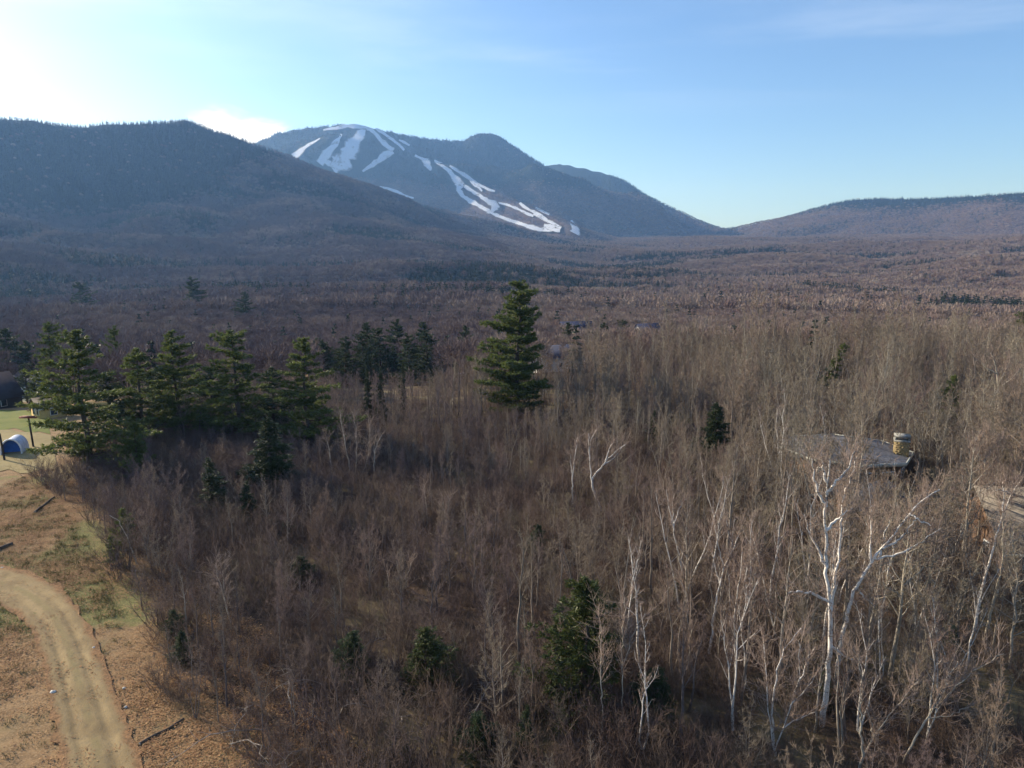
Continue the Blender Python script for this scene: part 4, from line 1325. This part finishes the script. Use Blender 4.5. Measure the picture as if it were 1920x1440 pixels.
# ------------------------------------------------------------------ things on the lawn
def post(label, px, pyb, h, lean, bar=None, r=0.14):
    p = hit(px, pyb)
    e = tag(empty('wooden_post', tuple(p)), label, 'post')
    g = Geo(); g.tube([(0, 0, -0.4), (lean * 0.5, 0, h * 0.5), (lean, 0, h)], [r, r * 0.92, r * 0.85], 8)
    obj('pole', g.mesh('pole', [WOODD]), e)
    if bar:
        g = Geo(); g.box((lean, -0.05, h - 0.1), (bar, 0.35, 0.22)); g.box((lean, -0.05, h + 0.06), (bar * 0.7, 0.5, 0.10))
        obj('crossbar', g.mesh('crossbar', [RUST]), e)
    g = Geo(); g.tube([(lean, 0, h), (lean, 0, h + 0.12)], [r * 0.95, 0.02], 8)
    obj('cap', g.mesh('cap', [WOODD]), e)


post('dark wooden post standing beside the blue covered shelter', 9, 863, 3.6, -0.25)
post('dark post with rusty crossbar on the lawn near the ochre cabin', 63, 838, 4.4, -0.25, 2.4)


def hoop_shelter():
    p = hit(22, 852)
    e = tag(empty('hoop_shelter', tuple(p), R(18)), 'blue hoop shelter with white arched rim beside the dark post', 'shelter')
    wv, dv, hv = 2.5, 3.0, 2.1
    t = np.linspace(0, pi, 15)
    arc = np.stack([-np.cos(t) * wv / 2, np.zeros(15), np.sin(t) ** 0.8 * hv], -1)
    g = Geo()
    A = arc.copy(); Bk = arc.copy(); Bk[:, 1] = dv
    n = 15
    q = [[i, i + 1, n + i + 1, n + i] for i in range(n - 1)]
    g.add(np.concatenate([A, Bk]), q, 4)
    inn = np.concatenate([A, Bk]) * np.array([0.96, 1, 0.96])
    g.add(inn, [k[::-1] for k in q], 4, 1)
    obj('cover', g.mesh('cover', [PALET, BLUET], True), e)
    g = Geo(); g.tube(arc * np.array([1.0, 1, 1.0]) + np.array([0, -0.06, 0]), 0.12, 6)
    obj('rim', g.mesh('rim', [WHITEP], True), e)
    g = Geo()
    bp = arc * 0.95; bp[:, 1] = 1.2
    g.add(np.concatenate([bp, [[0, 1.2, 0]]]), [[i + 1, i, 15] for i in range(14)], 3)
    obj('end_panel', g.mesh('end_panel', [BLUET]), e)
    CONS.append((p[0], p[1], 3))


hoop_shelter()


def log(label, a, b, r):
    A, B = hit(*a), hit(*b)
    e = tag(empty('log', tuple(A)), label, 'log')
    P = np.linspace(A, B, 6) - A
    P[:, 2] += r * 0.9; P[1:-1] += rng.normal(0, 0.06, (4, 3))
    g = Geo(); g.tube(P, np.linspace(r, r * 0.7, 6), 7)
    obj('stem', g.mesh('stem', [LOGM]), e)
    g = Geo()
    tan_ = unit(P[1] - P[0]); g.tube([P[0] - tan_ * 0.02, P[0] + tan_ * 0.01], [r * 0.02, r * 1.0], 7)
    obj('cut_end', g.mesh('cut_end', [PALEBARK]), e)


log('dark long form lying on grass in front of the broad lawn edge pine', (66, 962), (102, 934), 0.14)  # tapered tube laid along a dark line on the grass
log('dark long form beside the dirt road at the picture edge', (-40, 1046), (24, 1022), 0.2)  # same dark tube, along the dark line next to the road
log('fallen trunk lying half in the orange leaves at the thicket edge by the road', (262, 1398), (345, 1350), 0.10)


DEAD = solid('dead_branch_bark', (0.30, 0.26, 0.215), 0.9, 0.35, 4.0)
gd = np.random.default_rng(63)
for px, py in ((500, 1385), (560, 1350), (610, 1300), (640, 1395), (690, 1335), (720, 1415), (585, 1420), (655, 1255), (770, 1350), (430, 1405), (540, 1270), (830, 1310), (880, 1375), (470, 1330)):
    p = hit(px, py)
    e = tag(empty('dead_branch', tuple(p), gd.uniform(0, 6.28)), 'pale dead branch lying tangled in the low brush near the verge', 'branch', 'dead branches lying in the brush')
    g = Geo()
    L = gd.uniform(2.0, 4.5); n = 9
    P = np.stack([np.linspace(0, L, n), np.cumsum(gd.normal(0, 0.13, n)), 0.25 + 0.9 * np.sin(np.linspace(0.1, 2.6, n)) + gd.normal(0, 0.05, n)], -1)
    g.tube(P, np.linspace(0.045, 0.014, n), 5)
    obj('stem', g.mesh('stem', [DEAD]), e)
    t = Geo(); q = P[gd.integers(2, n, 14)]
    t.twigs(q, gd.normal(0, 1, (14, 3)) * [1, 1, 0.6] + [0.5, 0, 0.2], gd.uniform(0.4, 1.3, 14), 0.014, 0, gd)
    obj('side_twigs', t.mesh('side_twigs', [DEAD]), e)


def rock(label, px, py, s):
    p = hit(px, py)
    g = np.random.default_rng(int(px))
    V = []
    for i in range(5):
        th = pi * i / 4
        for j in range(7):
            a = 2 * pi * j / 7
            q = np.array([sin(th) * cos(a) * 1.2, sin(th) * sin(a), cos(th) * 0.75]) * s * g.uniform(0.8, 1.15)
            V.append(q + [0, 0, s * 0.4])
    F_ = [[i * 7 + j, (i + 1) * 7 + j, (i + 1) * 7 + (j + 1) % 7, i * 7 + (j + 1) % 7] for i in range(4) for j in range(7)]
    G_ = Geo(); G_.add(V, F_, 4)
    o = obj('rock', G_.mesh('rock', [ROCKM]), None, tuple(p))
    tag(o, label, 'rock')


rock('pale stone at the road edge, largest of the scattered stones', 100, 1300, 0.17)
rock('small pale stone in the leaves right of the road', 233, 1292, 0.11)
rock('small pale stone on the road shoulder near the bend', 176, 1216, 0.12)
rock('white stone near the road at the picture edge below the dark form', 4, 1066, 0.12)
rock('small pale stone at the grassy shoulder low in the picture', 236, 1327, 0.10)

# ------------------------------------------------------------------ planting the near woods
def inwood(x, y):
    xb = np.interp(y, EDGE[:, 1], EDGE[:, 0]) + 2.6 * fbm(x, y, 8, 2, 66) + 0.6
    far_left = (y > EDGE[-1, 1]) & (x < EDGE[-1, 0] + 0.15 * (y - EDGE[-1, 1]) - 6) & (y < 200)
    return (x > xb) & ~far_left


CO = np.array(CONS)


def clear_of(x, y, extra=0.0):
    ok = np.ones(len(x), bool)
    for cx, cy, cr in CO:
        ok &= np.hypot(x - cx, y - cy) > min(cr, 11) * 0.55 + extra
    # keep open sight lines to the three near roofs on the right
    for (x0, y0, x1, y1) in ((41.0, 66.0, 50, 80), (43, 50, 56, 61)):
        ok &= ~((x > x0) & (x < x1) & (y > y0) & (y < y1))
    return ok


def jitter_grid(y0, y1, s, half=39.0, seed=0):
    g = np.random.default_rng(seed)
    xs = np.arange(-y1 * tan(R(half)), y1 * tan(R(half)), s)
    ys = np.arange(y0, y1, s)
    X, Y = np.meshgrid(xs, ys)
    X = X + g.uniform(-0.48, 0.48, X.shape) * s; Y = Y + g.uniform(-0.48, 0.48, Y.shape) * s
    X, Y = X.ravel(), Y.ravel()
    k = np.abs(X) < Y * tan(R(half)) + 6
    return X[k], Y[k]


def below_sight(x, y, h):
    """low growth where the near roofs are open to view"""
    px = 960 + F * x / (y * cos(PITCH) + 19 * sin(PITCH))
    for p0, p1, py, y0, y1 in ((1622, 1775, 886, 22, 80), (1835, 2000, 985, 22, 54), (1056, 1100, 612, 110, 310), (1198, 1226, 614, 110, 297), (838, 868, 658, 100, 222), (1026, 1064, 660, 100, 200), (590, 830, 694, 119, 224), (1300, 1580, 1300, 17, 33.5), (1640, 1840, 1360, 17, 31), (905, 1040, 765, 60, 121), (55, 230, 890, 40, 87), (230, 620, 805, 60, 98),
                                (435, 560, 890, 45, 77.5), (340, 430, 965, 40, 69.5), (735, 850, 1290, 24, 39.5), (1060, 1165, 925, 40, 71.5), (620, 720, 915, 50, 83.5), (1015, 1195, 1300, 24, 38), (1312, 1385, 835, 50, 91), (1535, 1600, 715, 60, 139)):
        lim = CAMH - y * tan(math.atan((py - 720) / F) + PITCH)
        m = (px > p0) & (px < p1) & (y > y0) & (y < y1)
        h = np.where(m, np.minimum(h, np.maximum(lim, 0.9)), h)
    return h


def near_height(x, y):
    azd = np.degrees(np.arctan2(x, y))
    h = np.interp(azd, [-36, -22, -8, 6, 18, 36], [4.4, 4.6, 4.9, 5.6, 7.6, 9.0])
    h = h + 2.4 * sstep(y, 102, 125)
    low = np.interp(y, [20, 30, 45, 60], [0.70, 0.80, 0.95, 1.0])
    return h * low * (1 + 0.22 * fbm(x, y, 22, 3, 71))


X, Y = jitter_grid(19, 215, 2.25, seed=5)
azd = np.degrees(np.arctan2(X, Y))
rad = np.hypot(X, Y)
edge_r = np.interp(azd, [-38, -20, -5, 5, 15, 36], [128, 122, 122, 142, 160, 192])
k = inwood(X, Y) & (rad < edge_r + 25) & clear_of(X, Y) & (rng.random(len(X)) < (0.62 + 0.5 * fbm(X, Y, 16, 2, 88)) * np.where((azd > 6) & (Y < 58), 0.66, 1.0))
X, Y = X[k], Y[k]
H = near_height(X, Y) * rng.uniform(0.68, 1.28, len(X))
H = np.where(rng.random(len(X)) < 0.02 + 0.10 * sstep(X / Y, -0.1, 0.3), H * rng.uniform(1.15, 1.4, len(X)), H)
H = H * (1 + 0.30 * fbm(X, Y, 9, 2, 72))
H = below_sight(X, Y, H)
Z = ground_z(X, Y)
order = np.argsort(np.hypot(X, Y))
X, Y, Z, H = X[order], Y[order], Z[order], H[order]
var = rng.integers(0, len(KINDS), len(X))
rot = rng.uniform(0, 2 * pi, len(X))
HK = np.array([kw['H'] for _, kw in KINDS])
S = H / HK[var]
# the 300 that show largest are things of their own (in frame: not left of or below the picture)
fx = 960 + F * X / (Y * cos(PITCH) + (CAMH - Z - H * 0.6) * sin(PITCH))
dep = Y * cos(PITCH) + (CAMH - (Z + H * 0.9)) * sin(PITCH)
fy = 720 + F * ((CAMH - (Z + H * 0.9)) * cos(PITCH) - Y * sin(PITCH)) / dep
inview = (fx > 10) & (fx < 1910) & (fy < 1380)
single = np.zeros(len(X), bool)
single[np.where(inview)[0][:300]] = True
for x, y, z, s, v, rz in zip(X[single], Y[single], Z[single], S[single], var[single], rot[single]):
    e = empty('bare_tree', (x, y, z), rz)
    e.scale = (s, s, s)
    tag(e, 'leafless grey brown hardwood, one of many alike in the near thicket', 'tree', 'leafless hardwoods of the near thicket')
    obj('trunk', TRUNKS[v], e)
    obj('crown', CROWNS[v], e)
rest = ~single
cw = proto_collection('bare_wood_kinds', WHOLE)
scatter('leafless_woods', np.stack([X, Y, Z], -1)[rest], rot[rest], S[rest], var[rest], cw, 'leafless hardwoods filling the near woods behind the thicket', 'woods')

X, Y = jitter_grid(19, 130, 1.2, seed=8)
near_edge = np.interp(X - np.interp(Y, EDGE[:, 1], EDGE[:, 0]), [-2, 1, 6], [0.10, 0.35, 1.0])
k = inwood(X + 0.8, Y) & (rng.random(len(X)) < near_edge * 0.8 * (1 - sstep(Y, 75, 130) * 0.7)) & clear_of(X, Y, -0.6)
X, Y = X[k], Y[k]
scatter('undergrowth', np.stack([X, Y, ground_z(X, Y)], -1), rng.uniform(0, 6.28, len(X)), rng.uniform(0.6, 1.25, len(X)) * np.interp(np.degrees(np.arctan2(X, Y)), [-30, 0, 30], [1.15, 1.0, 0.85]) * (1 + 0.3 * fbm(X, Y, 11, 2, 73)), rng.integers(0, 5, len(X)),
        proto_collection('brush_kinds', BRUSH), 'tangled leafless brush under and between the bare trees', 'undergrowth')

# more thin birches of the taller brush, alike to the eye
BT = []
for sd in (201, 202, 203):
    tk, cr = bare_tree(sd, H=10.5, fb=0.42, n1=15, spread=0.24, rise=1.25, r0=0.115, m2=6, m3=5, stems=1 + (sd % 2))
    BT.append((tk.mesh('trunk', [BIRCH]), cr.mesh('crown', [BIRCHTWIG])))
g = np.random.default_rng(31)
placed = []
while len(placed) < 34:
    px, y = g.uniform(1180, 1900), g.uniform(34, 84)
    x, y = at_r(px, y)
    if any(math.hypot(x - a, y - b) < 3.2 for a, b in placed) or not clear_of(np.array([x]), np.array([y]))[0]: continue
    placed.append((x, y))
    if len(placed) > 20 and y > 55: placed.pop(); continue
    h = float(below_sight(np.array([x]), np.array([y]), np.array([g.uniform(7.5, 11.5)]))[0]) if px < 1700 else g.uniform(5.5, 8.0)
    if h < 4: placed.pop(); continue
    e = empty('birch_tree', (x, y, float(ground_z(x, y))), g.uniform(0, 6.28))
    e.scale = (h / 10.5,) * 3
    tag(e, 'thin white stemmed birch, one of several alike standing straight in the brush', 'birch tree', 'slender straight birches in the brush')
    m1, m2_ = BT[len(placed) % 3]
    obj('trunk', m1, e); obj('crown', m2_, e)

# ------------------------------------------------------------------ the woods of the valley and the mountains
def visible(x, y, z, margin):
    """in sight of a camera standing about here (with a margin): not behind a nearer rise"""
    a = np.degrees(np.arctan2(x, y)); r = np.hypot(x, y)
    slope = (TZ + 0.0 - CAMH) / RG
    hor = np.maximum.accumulate(slope, axis=1)
    ia = np.clip(np.searchsorted(AZ, a), 0, len(AZ) - 1); ir = np.clip(np.searchsorted(RR, r) - 3, 0, len(RR) - 1)
    return (z + margin - CAMH) / r > hor[ia, ir]


pts = []
g = np.random.default_rng(77)
r = 150.0
while r < 5700:
    s = max(5.2 if r < 480 else 6.6, r * 0.0036)
    n = int(2 * R(40) * r / s)
    a = np.linspace(-R(40), R(40), n) + g.uniform(-0.5, 0.5, n) * s / r
    q = r + g.uniform(-0.5, 0.5, n) * s
    pts.append(np.stack([q * np.sin(a), q * np.cos(a)], -1))
    r += s
pts = np.concatenate(pts)
X, Y = pts[:, 0], pts[:, 1]
r = np.hypot(X, Y)
azd = np.degrees(np.arctan2(X, Y))
edge_r = np.interp(azd, [-38, -20, -5, 5, 15, 36], [128, 122, 122, 142, 160, 192])
Z = ground_z(X, Y)
lawn_zone = (azd < -33.2) & (r < 215)
k = (r > edge_r + 22) & visible(X, Y, Z, 30 + r * 0.008) & ~lawn_zone
CO = np.array(CONS)
for cx, cy, cr in CO:
    if math.hypot(cx, cy) > 110:
        # open ground in front of the hollow's houses
        k &= np.hypot(X - cx, Y - cy) > cr * 0.9
# cells of ground under snow stay clear
key = lambda p: (np.round(p / 14.0).astype(int) @ np.array([1, 100003]))
snow_cells = set()
for ox in (-14, 0, 14):
    for oy in (-14, 0, 14):
        snow_cells.update(key(SNOWXY + np.array([ox, oy])).tolist())
k &= ~np.isin(key(pts), np.array(sorted(snow_cells)))
X, Y, Z, r = X[k], Y[k], Z[k], r[k]
k = below_sight(X, Y, np.full(len(X), 11.0) + Z) > Z + 8.0
X, Y, Z, r = X[k], Y[k], Z[k], r[k]
cn = conifer_amount(X, Y, Z)
isc = g.random(len(X)) < np.maximum(cn * 0.97, 0.045)
rot = g.uniform(0, 6.28, len(X))
sc = g.uniform(0.7, 1.2, len(X)) * (1 + 0.15 * fbm(X, Y, 60, 2, 91)) * np.where(r < 480, 0.95, np.maximum(1.2, np.maximum(4.6, r * 0.0036) / 9.0 * 0.95))
flat = 1 - 0.42 * sstep(r, 1500, 3800)
sc = np.stack([sc, sc, sc * flat], -1)
P = np.stack([X, Y, Z], -1)
mid = r < 480
cf = proto_collection('far_wood_kinds', MID + FAR)
# collection order follows the names: far_tree.000 .. 007
vr = np.where(mid, g.integers(0, 4, len(X)), g.integers(4, 8, len(X)))
h = ~isc
scatter('valley_hardwoods', P[h], rot[h], sc[h], vr[h], cf, 'leafless hardwood forest covering the valley floor and lower slopes', 'forest')
scatter('mountain_conifers', P[isc], rot[isc], sc[isc] * 0.95, g.integers(0, 3, isc.sum()), proto_collection('far_conifer_kinds', FARC),
        'dark evergreen forest in patches and on the upper slopes', 'forest')
print('TRIS', sum(sum(len(p.vertices) - 2 for p in m_.polygons) for m_ in D.meshes)) if False else None
print('valley trees', h.sum(), 'conifers', isc.sum(), 'near singles', single.sum(), 'near rest', rest.sum())

# ------------------------------------------------------------------ fallen leaves and grass on the verge
g = np.random.default_rng(15)
lf = []
for sd in range(3):
    w = Geo()
    n = 26
    c = g.uniform(-0.5, 0.5, (n, 3)) * np.array([1, 1, 0.05]) + [0, 0, 0.03]
    a = g.uniform(0, 6.28, n); s = g.uniform(0.03, 0.055, n)
    u = np.stack([np.cos(a), np.sin(a), g.normal(0, 0.14, n)], -1) * s[:, None]; v = np.stack([-np.sin(a), np.cos(a), g.normal(0, 0.14, n)], -1) * s[:, None] * 0.7
    V = np.stack([c - u, c - v, c + u, c + v], 1).reshape(-1, 3)
    w.add(V, np.arange(4 * n).reshape(-1, 4), 4)
    lf.append(w.mesh('leaf_patch', [LEAFM]))
X, Y = g.uniform(-60, 5, 42000), g.uniform(26, 92, 42000)
k = (X > -Y * 0.80) & (np.interp(Y, EDGE[:, 1], EDGE[:, 0]) + 9 > X)
X, Y = X[k], Y[k]
RH, RL = np.array(G(road_hi)), np.array(G(road_lo))
poly = np.concatenate([RH, RL[::-1]])[:, :2]


def inside(x, y, P):
    c = np.zeros(len(x), bool)
    for (x0, y0), (x1, y1) in zip(P, np.roll(P, -1, 0)):
        m_ = ((y0 > y) != (y1 > y)) & (x < (x1 - x0) * (y - y0) / (y1 - y0 + 1e-12) + x0)
        c ^= m_
    return c


onroad = inside(X, Y, poly)
dens = sstep(fbm(X, Y, 7, 3, 61), -0.45, 0.35)
k = g.random(len(X)) < np.where(onroad, 0.05, 0.15 + 0.85 * dens)
X, Y = X[k], Y[k]
scatter('fallen_leaves', np.stack([X, Y, ground_z(X, Y) + 0.06], -1), g.uniform(0, 6.28, len(X)), g.uniform(0.8, 1.4, len(X)), g.integers(0, 3, len(X)),
        proto_collection('leaf_kinds', lf), 'orange brown fallen leaves along the dirt road verge', 'leaves')
gm = []
for sd in range(2):
    w = Geo(); n = 40
    b = np.concatenate([g.normal(0, 0.16, (n, 2)), np.zeros((n, 1))], 1)
    w.blades(b, np.array([0, 0, 1.0]) + g.normal(0, 0.45, (n, 3)), g.uniform(0.10, 0.28, n), 0.018, 0, g)
    gm.append(w.mesh('grass_tuft', [GRASSM]))
X, Y = g.uniform(-60, 0, 26000), g.uniform(26, 130, 26000)
k = (X > -Y * 0.80) & (np.interp(Y, EDGE[:, 1], EDGE[:, 0]) - 0.5 > X) & ~inside(X, Y, poly)
X, Y = X[k], Y[k]
k = g.random(len(X)) < np.maximum(sstep(fbm(X, Y, 14, 3, 51), 0.0, 0.5), 0.12)
X, Y = X[k], Y[k]
scatter('grass', np.stack([X, Y, ground_z(X, Y) + 0.03], -1), g.uniform(0, 6.28, len(X)), g.uniform(0.7, 1.5, len(X)), g.integers(0, 2, len(X)),
        proto_collection('grass_kinds', gm), 'short dry green grass on the road verge', 'grass')

# ------------------------------------------------------------------ the air
zmin = float(TZ.min()) - 1.0; zmax = float(TZ.max()) + 40.0
g = Geo(); g.box((0, 0, (zmin + zmax) / 2), (18700, 18700, zmax - zmin))
hm, T = mat('haze_air')
pv = T.n('ShaderNodeVolumePrincipled', {'Color': (0.25, 0.50, 1.0, 1), 'Absorption Color': (1, 1, 1, 1), 'Density': 0.000086, 'Anisotropy': 0.30})
T.n('ShaderNodeOutputMaterial', {'Volume': pv.outputs[0]})
hz = tag(obj('haze', g.mesh('haze', [hm])), kind='stuff')
